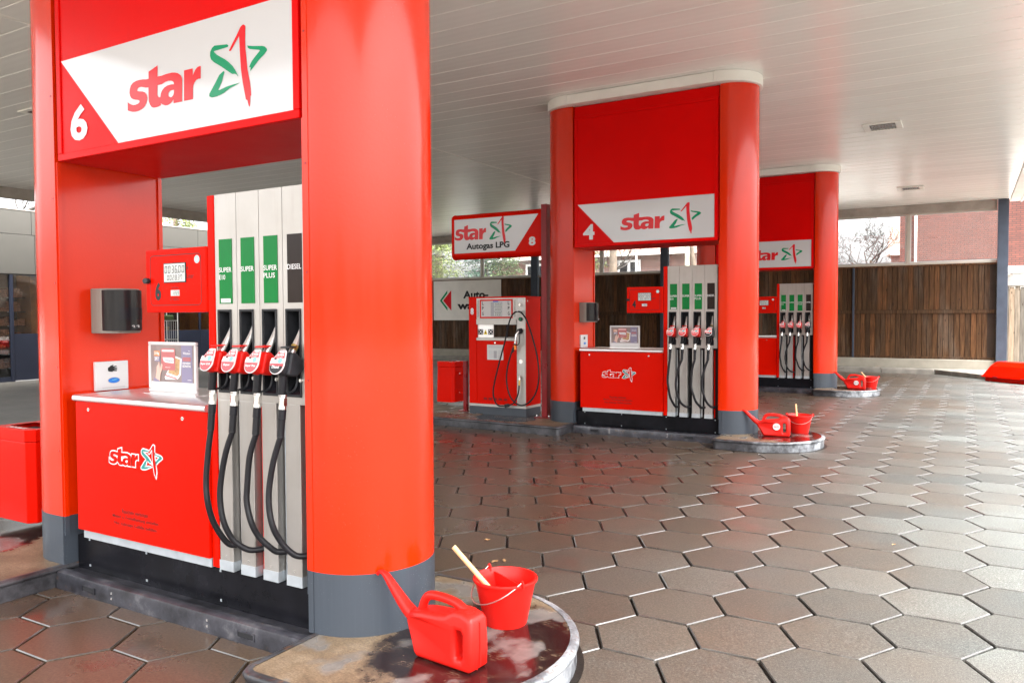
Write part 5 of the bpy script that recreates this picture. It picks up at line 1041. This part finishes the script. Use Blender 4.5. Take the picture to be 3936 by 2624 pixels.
d_ = t.part(MB().box(SX - .05, SX - .044, 9.45, 10.55, .12, 2.69), 'door', 'shop_glass'); t.part(MB().box(SX - .06, SX - .03, 9.45, 10.55, .0, .119), 'door_rail', 'navy', d_); t.part(MB().box(SX - .06, SX - .02, 9.39, 9.449, 0, 2.694), 'door_stile', 'navy', d_)
t.part(MB().box(SX - .05, SX - .044, 2.1, 9.38, .12, 2.69), 'window', 'shop_glass')
t.part(MB().box(SX - 6, SX - .1, 2, 23.6, -.02, .01), 'floor', 'kerb_concrete'); t.part(MB().box(SX - 6.1, SX - 6, 2, 23.6, 0, 4.3), 'back_wall', 'dark_wood'); t.part(MB().box(SX - 6, SX - .1, 2, 23.6, 2.95, 3.0), 'inner_ceiling', 'beam')
t.part(MB().box(SX - .9, SX - .25, 11.18, 13.0, .0, 2.7), 'wood_partition', 'orange_wood'); t.part(MB().box(SX - 1.2, SX - .7, 16.3, 17.9, .0, 2.7), 'wood_partition', 'orange_wood'); t.part(MB().box(SX - .6, SX - .1, 10.7, 18.6, 1.17, 1.2), 'window_shelf', 'orange_wood')
for y in (13.2, 17.2, 20.6): Thing_p = t.part(MB().box(SX + 1.78, SX + 1.84, y, y + .06, 3.9, CZ - .24) if False else MB().box(SX - .5, SX - .43, y, y + .07, 4.34, CZ + .04), 'roof_post', 'steel_post')
# goods
t = Thing('shop_shelf', 'dim shop shelf with rows of small packages behind the left window', 'shelf', (SX - 2, 10.5, 0))
for k in range(6): t.part(MB().box(SX - .95, SX - .45, 8.2, 11.15, .3 + k * .36, .32 + k * .36), 'shelf_board', 'dark_wood')
t.part(MB().box(SX - 1.0, SX - .952, 8.2, 11.15, 0, 2.5), 'back_panel', 'dark_wood')
m = MB()
for k in range(6):
    y = 8.25
    while y < 11.05:
        w_ = rnd.uniform(.05, .13); hgt = rnd.uniform(.1, .27); m.box(SX - .85, SX - .48, y, y + w_ - .008, .321 + k * .36, .321 + k * .36 + hgt); y += w_
t.part(m, 'packages', 'goods', kind='stuff')
m = MB()
for k in range(6):
    for j in range(7): m.box(SX - .449, SX - .447, 8.3 + j * .4, 8.37 + j * .4, .302 + k * .36, .33 + k * .36)
t.part(m, 'price_tags', 'white_ink', kind='stuff')
for k, (y, r, lb) in enumerate(((14.85, .13, 'golden glass bowl on the shop window shelf'), (15.2, .07, 'small round gold ornament right of the golden bowl'))):
    single('ornament', MB().lathe([(.0, 0), (r * .45, 0), (r * .4, r * .2), (r * .9, r * .8), (r, r * 1.2), (r * .75, r * 1.6), (r * .5, r * 1.7)], n=16, close=True), 'gold', lb, 'ornament', (0, 0, 0), smooth=50).location = (SX - .32, y, 1.201)
single('cardboard_wedge', MB().px([(14.2, 1.201), (14.62, 1.201), (14.40, 1.40), (14.34, 1.38)], SX - .4, SX - .15), 'gold', 'tan wedge shaped packet on the shop window shelf', 'packet', (SX - .3, 14.4, 1.201))
# wire rack before the shop
t = Thing('wire_rack', 'chrome wire display rack standing before the shop window', 'rack', (SX + .5, 14.8, 0)); x0, x1, y0, y1 = SX + .25, SX + .75, 14.2, 14.78
for x in (x0, x1):
    for y in (y0, y1): t.part(MB().tube([(x, y, 0), (x, y, 1.75)], .016, 8), 'upright', 'wire', smooth=60)
for z in (.35, .95, 1.50):
    m = MB().tube([(x0, y0, z), (x1, y0, z), (x1, y1, z), (x0, y1, z), (x0, y0, z)], .011, 6)
    for k in range(1, 9): y = y0 + (y1 - y0) * k / 9; m.tube([(x0, y, z), (x1, y, z)], .004, 4)
    t.part(m, 'wire_shelf', 'wire')
for k in range(1, 8): y = y0 + (y1 - y0) * k / 8; t.part(MB().tube([(x1, y, .35), (x1, y, 1.5)], .0045, 5), 'front_bar', 'wire')
single('potting_bag', MB().prism(rrect(SX + .3, SX + .7, 14.24, 14.72, .06), 1.512, 1.66), 'leaf_green', 'green printed bag lying on top of the wire rack', 'bag', (SX + .5, 14.5, 1.512), bevel=.03)
